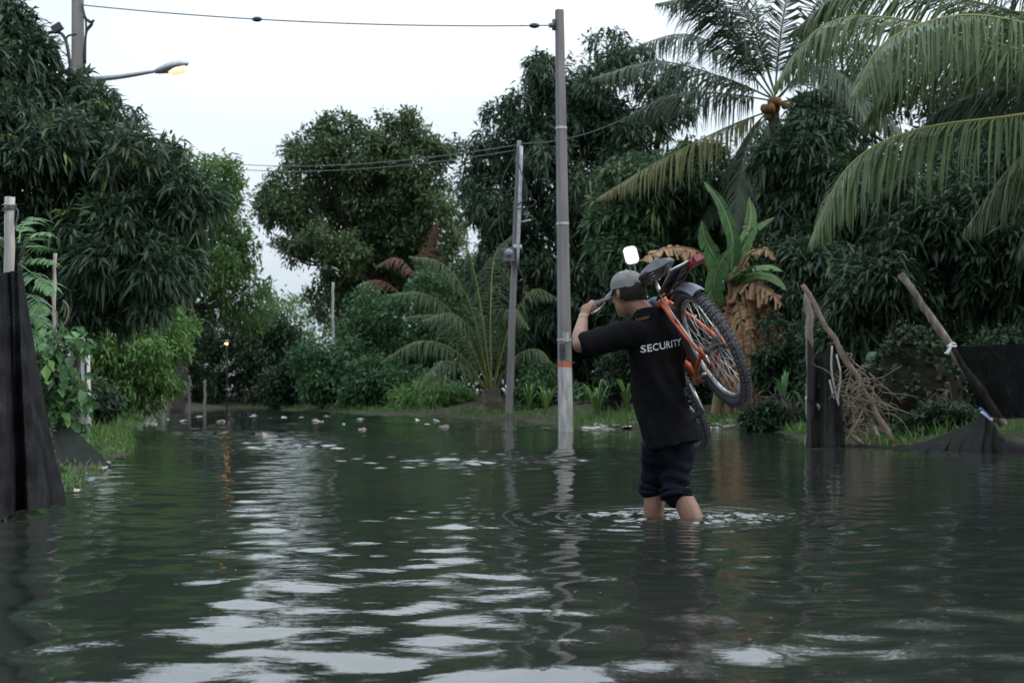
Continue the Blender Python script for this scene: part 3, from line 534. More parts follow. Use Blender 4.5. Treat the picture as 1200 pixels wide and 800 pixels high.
pa, wa = on(zz(412)); put('number_plate', Acc().box(pa + A(-.04, -.112, 0), (.05, .006, .13)), M['blackplastic'], pole, smooth=False)
for yb in (150, 262, 398):
    pb, wb = on(zz(yb)); put('steel_band', sq(Acc(), pb - UP * .02, pb + UP * .02, wb + .012, wb + .012), M['metal'], pole, smooth=False)
pb, wb = on(zz(395)); put('notice', Acc().box(pb + A(.02, -wb * .64, 0), (.055, .003, .08)), M['concrete_pale'], pole, smooth=False)
pc, wc = on(zz(30)); a = Acc(); a.box(pc + A(-.13, 0, 0), (.05, .04, .03)); a.tube([pc + A(-.1, -.0, -.08), pc + A(-.1, 0, .1)], .03, 10); put('insulator', a, M['meter'], pole)

b1 = WP(596, 490); t1 = P(608.5, 165, b1[1]); k1 = P(603, 300, b1[1])
lp = thing('service_pole', 'thin crooked pole with electricity meter and looped cables at the waterline', 'pole', (b1[0], b1[1], -.4))
put('pole_shaft', Acc().tube(spline([b1 - UP * .4, b1 + (k1 - b1) * .5, k1, k1 + (t1 - k1) * .5, t1], 20), np.linspace(.10, .055, 20), 10), M['concrete'], lp)
put('conduit', Acc().tube(spline([k1 + A(.06, -.12, -.3), k1 + A(.12, -.12, 1.2), t1 + A(.05, -.1, -.15)], 12), .045, 8), M['metal'], lp)
mb = put('meter', Acc().box(k1 + A(-.14, -.2, .02), (.13, .1, .17)), M['meter'], lp, smooth=False); put('meter_glass', Acc().ball(k1 + A(-.14, -.3, .05), A(.1, .07, .1)), M['glassclear'], mb)
for i, C in enumerate([[(608, 172), (588, 215), (586, 270), (599, 298)], [(607, 190), (618, 225), (614, 235), (606, 240)], [(606, 245), (622, 242), (628, 236), (615, 232)], [(603, 305), (614, 330), (612, 352), (604, 360)], [(604, 296), (592, 292), (594, 304), (604, 306)]]):
    put('cable', Acc().tube(spline([P(x, y, b1[1] - .15 - .03 * i) for x, y in C], 18), .016, 6), M['cable'], lp)
put('crossbar', Acc().tube([P(606, 262, b1[1]) + A(0, -.12, 0), P(622, 260, b1[1]) + A(0, -.14, .03)], .022, 6), M['metal'], lp)
put('strap', ring(P(606, 290, b1[1]), .115, .12), M['metal'], lp)

sb = P(92, 100, 24.5); sb[2] = gz(sb[0], sb[1]); sl = thing('street_lamp', 'lit street lamp on a long arm rising out of the dark mango crown', 'street lamp', sb)
pt = P(91, -40, 24.5); put('pole_shaft', sq(Acc(), A(sb[0], sb[1], sb[2] - .3), pt, .26, .17), M['concrete'], sl, smooth=False)
put('lamp_arm', Acc().tube(spline([P(96, 94, 24.5), P(140, 90, 24.2), P(184, 83, 23.9)], 10), np.linspace(.055, .03, 10), 10), M['metal'], sl)
hc = P(201, 79, 23.8); ax = unit(P(220, 74, 23.7) - P(182, 84, 23.9)); ay = unit(np.cross(UP, ax)); az_ = np.cross(ax, ay); axes = np.array([ax, ay, az_])
a = Acc(); a.tube([hc + ax * u for u in (-.32, -.24, -.1, .05, .20, .31)], [.035, .07, .11, .13, .11, .04], 14, ref=ay, rad2=[.035, .055, .08, .095, .075, .025]); lh = put('lamp_head', a, M['metal'], sl)
em, n_, l_, b_ = new_mat('lit_lamp_glass'); b_.inputs['Base Color'].default_value = (.9, .8, .65, 1); b_.inputs['Emission Color'].default_value = (1, .70, .38, 1); b_.inputs['Emission Strength'].default_value = 0.8; M['lamp'] = em
put('lamp_lens', Acc().ball(hc + ax * .11 - az_ * .075, A(.18, .10, .075), axes), M['lamp'], lh)
for i, C in enumerate([[(96, 5), (101, 30), (98, 70), (104, 92)], [(97, 20), (108, 28), (101, 40), (100, 75)], [(90, 40), (78, 45), (82, 70), (84, 92)], [(38, 50), (60, 38), (76, 45), (84, 88)], [(96, 12), (104, 26), (110, 24), (102, 34)]]):
    put('cable', Acc().tube(spline([P(x, y, 24.2 - .03 * i) for x, y in C], 18), .018 if i != 3 else .03, 6), M['cable'], sl)
put('cable_box', Acc().box(P(67, 33, 24.1), (.09, .05, .06), np.array([unit(A(.8, 0, .5)), A(0, 1, 0), unit(A(-.5, 0, .8))])), M['blackplastic'], sl, smooth=False)

def wire(label, p0, p1, sag, r, seed=0, name='overhead_wire', knots=()):
    s = np.linspace(0, 1, 40)[:, None]; L = p0 + (p1 - p0) * s - UP * sag * 4 * s * (1 - s); t = thing(name, label, 'wire', p1, 'overhead wires')
    put('strand', Acc().tube(L, r, 5), M['wire'], t)
    for k in knots: put('spacer', Acc().ball(p0 + (p1 - p0) * k - UP * sag * 4 * k * (1 - k), A(.09, .04, .045)), M['blackplastic'], t)
wire('overhead wire strung from the street lamp pole to the concrete pole top', P(95, 6, 24.4), pc + A(-.14, 0, 0), .12, .011, knots=(.38, .965))
wire('wire running from the thin crooked pole up toward the palm crown', P(609, 168, b1[1]), P(800, 98, 30.5), .35, .012)
for i, (y0, y1) in enumerate(((190, 180), (196, 186))): wire(('upper' if i == 0 else 'lower') + ' of two wires crossing low in front of the rain tree', P(250, y0, 50), P(606, y1 - 10, b1[1]), .3, .012)
wire('wire dropping from the concrete pole back into the mango crown', P(655, 100, b0[1]) + A(0, .1, 0), P(668, 280, 33.5), .1, .012)

# posts
def post(name, label, p0, p1, r0, r1, m, seg=9, cat='post', group=None, wob=.012, seed=0, rings=14):
    rng = np.random.default_rng(seed); S = spline([p0, p0 + (p1 - p0) * .35, p0 + (p1 - p0) * .7, p1], rings) + rng.normal(0, wob, (rings, 3)) * A(1, 1, .2)
    t = thing(name, label, cat, p0, group); put('shaft', Acc().tube(S, np.linspace(r0, r1, rings) * (1 + rng.normal(0, .05, rings)), seg), m, t); return t
def gtop(px, py, Y, depth=.3):
    p = P(px, py, Y); return A(p[0], p[1], gz(p[0], p[1]) - depth), p
g, tp = gtop(100, 404, 22); mp_ = thing('marker_post', 'white concrete marker post with red top on the left grass bank', 'post', g)
g = g + A(.03, 0, 0); put('shaft', Acc().tube([g, tp - UP * .0], [.072, .066], 16), M['whitepaint'], mp_); put('red_top', Acc().tube([tp - UP * .16, tp + UP * .006], [.070, .069], 16), M['redpaint'], mp_)
put('number_stripe', Acc().box(tp + A(.03, -.068, -.5), (.012, .006, .22)), M['cable'], mp_, smooth=False)
g, tp = gtop(90, 408, 22.5); post('wooden_post', 'brown wooden stump post touching the white marker post', g, tp, .06, .055, M['bark'])
g, tp = gtop(64, 297, 14.5); post('wooden_stake', 'thin grey stake with a vine tendril on the left bank', g, tp, .02, .018, M['wood'], wob=.006)
g, tp = gtop(11, 231, 8.35); wp_ = post('wooden_post', 'pale square wooden post bound with wire holding up the near black net', g, tp, .034, .031, M['wood'], seg=4, wob=.003)
for i in range(3):
    a_ = np.linspace(0, 2 * math.pi, 18, endpoint=False); c = tp - UP * (.045 + .016 * i); put('wire_wrap', Acc().tube(np.stack([c[0] + .037 * np.cos(a_), c[1] + .037 * np.sin(a_), c[2] + .008 * np.sin(a_ + i)], -1), .004, 5, closed=True), M['wire'], wp_)
put('wire_wrap', Acc().tube(spline([tp + A(.036, 0, -.06), tp + A(.055, -.01, -.09), tp + A(.045, -.02, -.16), tp + A(.04, -.02, -.2)], 12), .004, 5), M['wire'], wp_)
FAR = [(240, 446, 50, 'tall thin pale post on the far left bank'), (222, 440, 47, 'slim grey post beside the tall thin pale one'), (177, 462, 36, 'short pale post low on the left bank'), (160, 463, 34, 'short leaning pale post nearest the marker post'), (246, 446, 55, 'pale stake at the narrow end of the water'), (288, 458, 55, 'whitish stake on the far shore near the lit lamp'), (192, 455, 40, 'slim pale stake under the yellow-green tree')]
for i, (px, py, Yy, lb) in enumerate(FAR):
    g, tp = gtop(px, py, Yy); post('bank_post', lb, g, tp, .05, .045, M['concrete'], group='pale posts along the far left bank', seed=i, wob=.01)
g, tp = gtop(390, 331, 51); post('slender_pole', 'slender white pole rising from the far shore bushes', g, tp, .05, .045, M['concrete_pale'], cat='pole')
# far lit lamp on a low post
g, tp = gtop(266, 402, 47); g[2] = -.4; fl = thing('bank_lamp', 'small orange lamp burning under the far trees', 'lamp', g)
put('lamp_post', Acc().tube([g, tp - UP * .05], .02, 8), M['bark'], fl); em2, n_, l_, b_ = new_mat('orange_lamp'); b_.inputs['Base Color'].default_value = (.9, .5, .15, 1); b_.inputs['Emission Color'].default_value = (1, .42, .08, 1); b_.inputs['Emission Strength'].default_value = 11
put('bulb', Acc().ball(tp + A(0, -.09, -.02), A(.055, .04, .03)), em2, fl); put('hood', Acc().tube([tp + UP * .045, tp + UP * .12], [.12, .04], 12), M['meter'], fl)

# ------------------------------------------------------------------ nets
def net(name, label, top, bot, m, seed, fold=.03, nf=9, nu=60, nv=40, sag=.0, outw=A(0, -1, 0), group=None):
    rng = np.random.default_rng(seed); Tn = spline(top, nu); Bn = spline(bot, nu); v = np.linspace(0, 1, nv)[None, :, None]
    G = Tn[:, None] * (1 - v) + Bn[:, None] * v; u = np.linspace(0, 1, nu)[:, None]; vv = np.linspace(0, 1, nv)[None]
    f = fold * (.25 + .75 * vv) * (np.sin(u * nf * 2 * math.pi + 1.3 * np.sin(vv * 3 + u * 7)) + .6 * vnoise(np.stack(np.broadcast_arrays(u * nf * 1.7, vv * 2.5, seed + 0 * u), -1)))
    G = G + outw * f[..., None] - UP * (sag * np.sin(vv * math.pi) * np.sin(u * math.pi))[..., None]
    V, Q, T, ti = Acc().grid(G).arrays(); return put(name, (V, Q, T, ti), m, label=label, cat='net', group=group)
Yn = 8.2
net('shade_net', 'black shade net draped tent-like from the pale wooden post at the left water edge', [P(-160, 330, 8.8), P(-60, 322, 8.5), P(0, 320, 8.32), P(12, 318, 8.28), P(22, 317, 8.30), P(26, 318, 8.5)],
    [P(-190, 640, 7.6), P(-80, 625, 7.5), P(-5, 612, 7.5), P(22, 598, 8.05), P(45, 596, 8.0), P(76, 588, 8.9)], M['net'], 5, fold=.05, nf=7, nu=120, nv=60)
net('shade_net', 'crumpled end of black net lying along the left bank at the water', [P(60, 500, 14), P(80, 500, 13.6), P(100, 515, 13.2), P(118, 532, 12.9)], [WP(72, 560), WP(84, 556), WP(100, 553), WP(132, 548)], M['net2'], 6, fold=.05, nf=5, nu=50, nv=24)
pR = P(1115, 405, 16.6); YR = 16.2
net('shade_net', 'black shade net hung from the leaning post on the right shore', [P(1113, 406, 16.6), P(1150, 405, 16.3), P(1210, 402, 15.9), P(1300, 402, 15.2), P(1420, 410, 14.2)],
    [P(1150, 482, 16.5), P(1172, 490, 16.2), P(1215, 490, 15.8), P(1300, 500, 15.1), P(1420, 520, 14.1)], M['net2'], 7, fold=.045, nf=7, nu=110, nv=40, sag=.15)
net('shade_net', 'fallen strip of black net trailing in the water along the right shore', [P(945, 519, 18.2), P(990, 521, 17.9), P(1040, 521, 17.5), P(1075, 519, 17.2), P(1105, 509, 16.95), P(1135, 496, 16.65), P(1152, 486, 16.45), P(1163, 494, 16.3), P(1178, 512, 16.1), P(1200, 520, 15.9)],
    [WP(940, 526), WP(970, 527), WP(1020, 526), WP(1060, 528), WP(1100, 528), WP(1130, 530), WP(1150, 533), WP(1170, 532), WP(1188, 535), WP(1210, 536)], M['net2'], 8, fold=.10, nf=14, nu=220, nv=26)
net('shade_net', 'dark net curtain hanging on the broken post beside the root tangle', [P(946, 396, 18.4), P(951, 404, 18.3), P(958, 418, 18.3), P(966, 414, 18.25), P(974, 400, 18.3), P(981, 436, 18.4)], [WP(944, 524), WP(952, 525), WP(960, 524), WP(968, 526), WP(980, 524), WP(992, 525)], M['net2'], 9, fold=.06, nf=4, nu=70, nv=50, sag=.12)

# ------------------------------------------------------------------ broken fence on the right
g, tp = gtop(949, 342, 18.5); post('wooden_post', 'upright broken grey post behind the dark net curtain', g, tp, .055, .05, M['wood_dark'], seed=3)
p0, p1 = P(1046, 518, 17.6), P(941, 334, 18.3); post('wooden_pole', 'long slanting stick leaning over the dry root tangle', p0, p1, .045, .03, M['twig'], seed=4, cat='stick')
p0, p1 = P(1112, 402, 16.75), P(1057, 321, 17.1); lpz = post('wooden_post', 'thick pale pole tilting above the hung black net', P(1176, 498, 17.0), p1, .055, .043, M['wood_dark'], seed=5)
put('side_twig', Acc().tube([P(1085, 365, 16.9), P(1089, 378, 16.85)], [.012, .006], 6), M['twig'], lpz)
for i, C in enumerate([[(1112, 404), (1118, 406), (1121, 405)], [(1114, 404), (1110, 412), (1107, 414)], [(1115, 404), (1113, 410), (1110, 415)], [(1120, 403), (1116, 402), (1110, 406)]]): put('tie_cord', Acc().tube(spline([P(x, y, 16.5) for x, y in C], 8), .011, 6), M['tie'], lpz)
p0, p1 = P(1010, 520, 17.9), P(945, 466, 17.7); post('wooden_pole', 'pale stick lying across the root tangle', p0, p1, .03, .035, M['wood'], seed=6, cat='stick')
p0, p1 = P(1030, 512, 17.8), P(1012, 480, 17.9); post('wooden_pole', 'short pale stick poking from the root tangle', p0, p1, .03, .03, M['wood'], seed=7, cat='stick')
rt = thing('root_tangle', 'tangle of dry brown roots and twigs caught on the broken fence', 'dry branches', P(1005, 515, 17.8)); rg = np.random.default_rng(9)
for i in range(120):
    c = P(1002 + rg.normal(0, 12), 470 + rg.normal(0, 18), 17.75 + rg.normal(0, .12)); d = unit(rg.normal(0, 1, 3) + A(.2, -.3, -.25)); l_ = rg.uniform(.25, .8); pts = [c]
    for q in range(4): d = unit(d + rg.normal(0, .45, 3) + A(0, 0, -.12)); pts.append(pts[-1] + d * l_ / 4)
    pts = np.array(pts); pts[:, 2] = np.maximum(pts[:, 2], .0); put('root', Acc().tube(spline(pts, 10), np.linspace(.0095, .003, 10), 4), M['twig'], rt)
for C in ([(975, 405), (974, 430), (978, 455), (984, 480)], [(980, 415), (985, 440), (982, 470), (990, 495)], [(972, 445), (977, 470), (974, 500), (965, 515)]): put('root', Acc().tube(spline([P(x, y, 17.7) for x, y in C], 12), .013, 5), M['wood'], rt)
for i, C in enumerate([[(1148, 478), (1155, 484), (1160, 490)], [(1150, 482), (1160, 490), (1162, 492)]]): put('cord_knot', Acc().tube(spline([P(x, y, 16.1) for x, y in C], 8), .018, 6), M['bluecord' if i == 0 else 'tie'], label='blue and white cord tying the fallen net to the hung net' if i == 0 else 'white loose end of the knotted cord', cat='cord')
# mound of earth with creeping vine
mc = P(1068, 455, 20.5); a = Acc(); a.ball(A(mc[0], mc[1], .15), A(.72, .55, 1.35), nu=40, nv=26); V, Q, T, ti = a.arrays(); nn = unit(V - A(mc[0], mc[1], .15)); V = V + nn * (.26 * vnoise(V * 1.6) + .10 * vnoise(V * 4) + .05 * vnoise(V * A(12, 12, 3)))[:, None]
st = thing('tree_stump', 'massive dark stump half covered by creeping leaves behind the fallen net', 'stump', (mc[0], mc[1], 0)); put('stump_body', (V, Q, T, ti), M['mud'], st)
rg = np.random.default_rng(12); k = rg.integers(0, len(V), 5200); k = k[(V[k][:, 1] < mc[1] + .2)]; pp = V[k] + nn[k] * .03; lv, lf = leaves(pp + rg.normal(0, .05, pp.shape), nn[k] + A(0, 0, -.5) + rg.normal(0, .5, pp.shape), .11, .09, .5, rg); put('creeper', (lv, np.zeros((0, 4), np.int64), lf, np.repeat(rg.random(len(pp)), 5)), M['dark'], st, smooth=False, kind='stuff')

# ------------------------------------------------------------------ plants on the near left bank
def pinnate(label, base, L, seed, leaf, m):
    t = thing('castor_bush', label, 'shrub', base); rng = np.random.default_rng(seed)
    for C in L:
        frond('leaf_spray', t, pxs(C), m, leaf, n=15, width=.030, hang=.3, out=.8, fwd=.7, rach=.006, seed=int(rng.integers(1e6)), tmean=.6, base=.15)
    b = np.asarray(base); put('stem', Acc().tube(spline([b - UP * .1, b + A(.05, 0, .9), P(22, 330, 11.4), P(30, 280, 11.4)], 14), np.linspace(.03, .012, 14), 7), M['bark'], t); return t
bs = gp(14, 500, 11.4)
pinnate('bright green feather-leaved shrub growing beside the near post', bs, [[(22, 300, 11.4), (36, 280, 11.2), (50, 272, 11), (62, 276, 10.9)], [(22, 320, 11.4), (38, 305, 11.2), (52, 303, 11), (64, 310, 10.9)], [(20, 345, 11.4), (34, 345, 11.2), (46, 355, 11), (52, 368, 10.9)],
     [(14, 300, 11.4), (2, 280, 11.2), (-14, 275, 11)], [(22, 285, 11.4), (26, 265, 11.6), (40, 255, 11.8), (50, 258, 12)], [(24, 310, 11.4), (40, 322, 11), (52, 330, 10.8), (60, 345, 10.7)], [(14, 330, 11.4), (0, 330, 11.1), (-14, 345, 11)], [(24, 360, 11.4), (40, 368, 11.2), (52, 382, 11.1)], [(28, 290, 11.4), (46, 288, 11.8), (60, 292, 12)], [(20, 375, 11.4), (32, 385, 11.1), (40, 400, 11)]], 77, .21, M['vine'])
rg = np.random.default_rng(14); vt = thing('climbing_vine', 'bright broad-leaved vine spilling down from the thin stake to the bank', 'vine', gp(72, 520, 13.9)); pts = []
for (x0, y0, x1, y1, n, w_) in ((64, 385, 62, 420, 70, 16), (60, 420, 70, 470, 170, 17), (75, 470, 80, 520, 150, 20), (72, 395, 100, 408, 40, 7), (85, 440, 105, 470, 40, 6), (50, 400, 45, 470, 90, 8), (90, 500, 105, 535, 50, 8)):
    f = rg.random(n); pts.append(np.array([P(x0 + (x1 - x0) * q + rg.normal(0, w_ * .6), y0 + (y1 - y0) * q + rg.normal(0, 7), 13.9 + rg.normal(0, .15)) for q in f]))
pts = np.vstack(pts); lv, lf = leaves(pts, rg.normal(0, .6, pts.shape) + A(.1, -.5, -.3), .125 * rg.uniform(.7, 1.3, len(pts)), .10, .5, rg); put('foliage', (lv, np.zeros((0, 4), np.int64), lf, np.repeat(rg.random(len(pts)), 5)), M['vine'], vt, smooth=False, kind='stuff')
for C in ([(64, 300), (61, 350), (67, 372), (64, 400), (70, 450), (80, 500), (84, 530)], [(64, 395), (78, 375), (80, 360), (74, 352)], [(68, 410), (90, 400), (102, 404)], [(78, 470), (98, 452), (112, 468)], [(60, 400), (50, 430), (46, 480)]): put('stem', Acc().tube(spline([P(x, y, 13.85) for x, y in C], 20), .008, 5), M['twig'], vt)
# dead brown fronds in the rain tree
df = thing('dead_frond', 'rusty dead palm frond hanging below the rain tree crown', 'palm frond', P(500, 320, 54))
for i, C in enumerate([[(500, 335, 54), (498, 300, 54), (508, 270, 53.8), (512, 258, 53.8)], [(490, 330, 54), (478, 312, 54), (462, 302, 53.8), (440, 312, 53.6)], [(470, 345, 54), (450, 330, 54), (430, 330, 53.8), (415, 345, 53.8)]]): frond('frond_blade', df, pxs(C), M['dryleaf'], .8, n=40, width=.07, hang=.6, seed=500 + i, rach=.03)

# ------------------------------------------------------------------ litter on the water and shores
def crumple(kind, rng):
    a = Acc()
    if kind == 'foam_block': a.box((0, 0, .02), (.16, .10, .035)); a.box((.06, .02, .058), (.07, .06, .012))
    elif kind == 'plastic_bag':
        a.ball((0, 0, .03), A(.17, .12, .05), nu=18, nv=12)
    elif kind == 'plastic_bottle':
        a.tube([(-.12, 0, .02), (-.1, 0, .02), (.02, 0, .02), (.06, 0, .022), (.09, 0, .025), (.12, 0, .026)], [.025, .036, .036, .03, .015, .014], 12)
    elif kind == 'food_tray':
        g = np.array([[[x, y, .012 + .05 * max(abs(x) / .12, abs(y) / .09) ** 4] for y in np.linspace(-.09, .09, 9)] for x in np.linspace(-.12, .12, 9)]); a.grid(g); a.grid(g[::-1] - A(0, 0, .006))
    else:
        g = np.array([[[x, y, .01 + .05 * rng.random()] for y in np.linspace(-.09, .09, 6)] for x in np.linspace(-.2, .2, 9)]); a.grid(g)
    V, Q, T, ti = a.arrays()
    if kind in ('plastic_bag', 'foam_block'): V = V + np.stack([vnoise(V * 14 + 3), vnoise(V * 14 + 9), vnoise(V * 14 + 17)], -1) * (.06 if kind == 'plastic_bag' else .02)
    return mesh_data(kind, V, Q, T, ti, smooth=kind != 'foam_block')
LM = {'foam_block': [mat('dirty_foam', (.40, .39, .36), (.22, .20, .17), rough=.8, scale=12)], 'plastic_bag': [mat('white_bag', (.44, .45, .46), (.30, .31, .32), rough=.45), mat('pink_bag', (.30, .19, .17), (.22, .15, .14), rough=.5), mat('blue_bag', (.11, .16, .21), rough=.5)],
      'plastic_bottle': [mat('clear_bottle', (.45, .50, .52), rough=.15), mat('green_bottle', (.08, .35, .12), rough=.2)], 'food_tray': [mat('white_tray', (.46, .46, .44), (.3, .29, .26), rough=.6)], 'paper_scrap': [mat('soggy_paper', (.42, .36, .30), (.26, .21, .17), rough=.9)]}
LAB = {('foam_block', 0): 'broken off-white foam block', ('plastic_bag', 0): 'crumpled white plastic bag', ('plastic_bag', 1): 'faded pink plastic bag', ('plastic_bag', 2): 'dull blue plastic bag', ('plastic_bottle', 0): 'clear plastic bottle on its side', ('plastic_bottle', 1): 'bright green plastic bottle on its side', ('food_tray', 0): 'white foam food tray', ('paper_scrap', 0): 'crumpled brown paper scrap'}
CAT = {'foam_block': 'foam', 'plastic_bag': 'bag', 'plastic_bottle': 'bottle', 'food_tray': 'tray', 'paper_scrap': 'paper'}
rg = np.random.default_rng(31); MESH = {k: crumple(k, rg) for k in CAT}; VAR = {}
def litter(kind, v, px, py, where, grp, sc=1.):
    w = WP(px, py); z = max(gz(w[0], w[1]), 0.0)
    if (kind, v) not in VAR: me = MESH[kind].copy(); me.materials.append(LM[kind][v]); VAR[kind, v] = me
    o = bpy.data.objects.new(kind, VAR[kind, v]); SC.collection.objects.link(o); o.location = (w[0], w[1], z - .008); o.scale = (sc * .6, sc * .6, sc * .45)
    o.rotation_euler = (rg.normal(0, .12), rg.normal(0, .12), rg.uniform(0, 6.28)); tag(o, LAB[kind, v] + ' ' + where, CAT[kind], grp)
litter('foam_block', 0, 313, 511, 'floating alone in open water off the left bank', 'litter in the water', 1.5)
kinds = list(LAB) + [('foam_block', 0), ('food_tray', 0), ('paper_scrap', 0), ('paper_scrap', 0), ('foam_block', 0)]
for px, py in ((178, 497), (197, 491), (216, 494), (236, 488), (249, 500), (333, 489), (355, 489), (372, 494), (384, 488), (420, 491), (424, 503), (300, 488), (260, 494), (400, 497)):
    k, v = kinds[rg.integers(0, len(kinds))]; litter(k, v, px + rg.normal(0, 2), py, 'drifting near the far end of the water', 'litter in the water', rg.uniform(.8, 1.3))
for px, py in ((489, 492), (500, 497), (512, 493), (520, 500), (630, 499), (641, 503)):
    k, v = kinds[rg.integers(0, len(kinds))]; litter(k, v, px, py, 'floating off the shore by the short palm', 'litter in the water', rg.uniform(.8, 1.3))
for px, py in ((690, 502.5), (698, 503), (706, 502), (713, 503.5), (722, 502.5), (735, 503), (744, 501.5)):
    k, v = kinds[rg.integers(0, len(kinds))]; litter(k, v, px, py, 'in the rubbish heap behind the wading man', 'rubbish along the right shore', rg.uniform(1, 1.6))
for i in range(34):
    k, v = kinds[rg.integers(0, len(kinds))]; litter(k, v, rg.uniform(836, 940), rg.uniform(499, 504.5), 'washed up at the foot of the banana clump', 'rubbish along the right shore', rg.uniform(.6, 1.2))
for px, py in ((1128, 520), (1105, 514), (1085, 512), (1195, 533), (1172, 531), (1098, 524)):
    k, v = kinds[rg.integers(0, len(kinds))]; litter(k, v, px, py, 'caught beside the fallen strip of net', 'rubbish along the right shore', rg.uniform(.6, 1.))
for px, py in ((118, 552), (124, 546), (104, 562), (92, 575), (140, 537), (135, 520)):
    k, v = kinds[rg.integers(0, len(kinds))]; litter(k, v, px, py, 'at the edge of the left grass bank', 'rubbish along the left bank', rg.uniform(.4, .7))
# shore_litter

fm = None; rg = np.random.default_rng(90)
for i in range(26):
    w = WP(rg.uniform(640, 1190), rg.uniform(620, 780)); 
    if fm is None:
        V, F = leaves(np.zeros((1, 3)), A(1, 0, 0)[None], np.array([.06]), np.array([.024]), .1, rg, roll=.05); fm = mesh_data('fallen_leaf', V - A(.03, 0, 0), np.zeros((0, 4), np.int64), F, np.full(5, .4), False); fm.materials.append(M['dryleaf'])
    o = bpy.data.objects.new('fallen_leaf', fm); SC.collection.objects.link(o); o.location = (w[0], w[1], .012); o.rotation_euler = (rg.normal(0, .1), rg.normal(0, .1), rg.uniform(0, 6.28)); s_ = rg.uniform(.35, .8); o.scale = (s_, s_, s_)
    tag(o, 'tiny brown fallen leaf floating in open water around the wading man', 'leaf', 'fallen leaves on the water')

# ------------------------------------------------------------------ the bicycle (own frame: x forward, y left, z up, origin at rear hub)
def rotvec(r):
    th = np.linalg.norm(r); k = r / th; K = np.array([[0, -k[2], k[1]], [k[2], 0, -k[0]], [-k[1], k[0], 0]]); return np.eye(3) + np.sin(th) * K + (1 - np.cos(th)) * K @ K
BR = rotvec(A(-.58752973, -.19843807, 1.66382876)); BT = A(1.0406, 7.4007, .915); BS = .985
def bw(p): return np.asarray(p, float) * BS @ BR.T + BT
def bput(name, acc, m, parent, smooth=True, **kw):
    V, Q, T, ti = acc.arrays(); return put(name, (bw(V), Q, T, ti), m, parent, smooth, **kw)
M['orange'] = mat('orange_frame_paint', (.50, .085, .024), (.13, .045, .022), rough=.42, scale=11, lo=.52, hi=.74, bump=.1)
M['tyre'] = mat('tyre_rubber', (.022, .022, .026), (.04, .04, .045), rough=.75, scale=20, bump=.2)
M['rim'] = mat('scuffed_rim', (.45, .45, .46), (.12, .11, .11), rough=.4, metal=.7, scale=10, lo=.4, hi=.7)
M['chrome'] = mat('dull_steel', (.45, .45, .46), (.25, .24, .23), rough=.35, metal=.8, scale=20)
M['blackmetal'] = mat('black_metal', (.02, .02, .022), (.04, .038, .036), rough=.45, scale=14)
M['saddle'] = mat('worn_saddle_cover', (.10, .105, .13), (.055, .056, .066), rough=.6, scale=9, bump=.15)
M['guard'] = mat('grey_mudguard', (.13, .14, .175), (.08, .085, .105), rough=.55, scale=8)
M['redlens'] = mat('red_reflector', (.22, .012, .016), (.12, .008, .01), rough=.2, scale=30)
M['pedal'] = mat('pedal_plastic', (.006, .006, .007), (.012, .012, .013), rough=.6, scale=20, spec=.2)
M['grip'] = mat('rubber_grip', (.03, .035, .045), (.05, .055, .07), rough=.6, scale=30, bump=.3)
M['mirror'] = mat('mirror_glass', (.95, .95, .95), rough=.03, metal=1.0)
bike = thing('bicycle', 'orange mountain bicycle with rear rack and mirror carried on the man\'s shoulder', 'bicycle', bw((.5, 0, -.35)))
def wheel(cx, steer=0.):
    a_ = np.linspace(0, 2 * math.pi, 48, endpoint=False); RW = .318
    circ = lambda r: np.stack([cx + r * np.cos(a_), 0 * a_, r * np.sin(a_)], -1); yv = A(0, 1, 0)
    rim = Acc(); rim.tube(circ(.282), .014, 8, closed=True, ref=yv, rad2=.012); w = bput('wheel', rim, M['rim'], bike, label='knobbly rear wheel with scuffed silver rim' if cx == 0 else None)
    ty = Acc(); ty.tube(circ(RW - .002), .028, 10, closed=True, ref=yv, rad2=.027)
    for i in range(84):
        q = i / 84 * 2 * math.pi; er = A(math.cos(q), 0, math.sin(q)); et = A(-math.sin(q), 0, math.cos(q))
        for yy, ro in ((-.021, .335), (-.007, .342), (.007, .342), (.021, .335)):
            if abs(yy) < .01 and i % 2: continue
            ty.box(A(cx, 0, 0) + er * ro + yv * yy, (.0055, .0058, .006), np.array([et, yv, er]))
    bput('tyre', ty, M['tyre'], w, smooth=False)
    hb = Acc(); hb.tube([(cx, -.055, 0), (cx, -.03, 0), (cx, -.028, 0), (cx, .028, 0), (cx, .03, 0), (cx, .055, 0)], [.012, .028, .016, .016, .028, .012], 14); bput('hub', hb, M['blackmetal'], w)
    spk = Acc()
    for i in range(32):
        q = i / 32 * 2 * math.pi; s_ = 1 if i % 2 else -1; q2 = q + (.9 if (i // 2) % 2 else -.9); spk.tube([(cx + .022 * math.cos(q2), s_ * .03, .022 * math.sin(q2)), (cx + .275 * math.cos(q), 0, .275 * math.sin(q))], .0016, 5)
    bput('spokes', spk, M['chrome'], w); return w
wheel(0.); wheel(1.03)
fr = Acc(); BB, SCL, HT, HB_ = A(.42, 0, -.05), A(.285, 0, .40), A(.86, 0, .52), A(.89, 0, .40)
fr.tube([BB, SCL + A(-.02, 0, .05)], .019, 12); fr.tube([SCL, HT - A(-.005, 0, .04)], .021, 12); fr.tube([BB, HB_], .026, 12); fr.tube([HB_ - A(-.01, 0, .03), HT + A(-.005, 0, .02)], .026, 12)
for s_ in (-1, 1):
    fr.tube(spline([BB + A(-.02, s_ * .03, 0), A(.25, s_ * .055, -.03), A(.02, s_ * .066, 0)], 8), .013, 9); fr.tube(spline([SCL + A(0, s_ * .02, -.01), A(.15, s_ * .05, .21), A(.01, s_ * .066, .01)], 8), .011, 9)
    fr.box((.0, s_ * .066, 0), (.03, .004, .03))
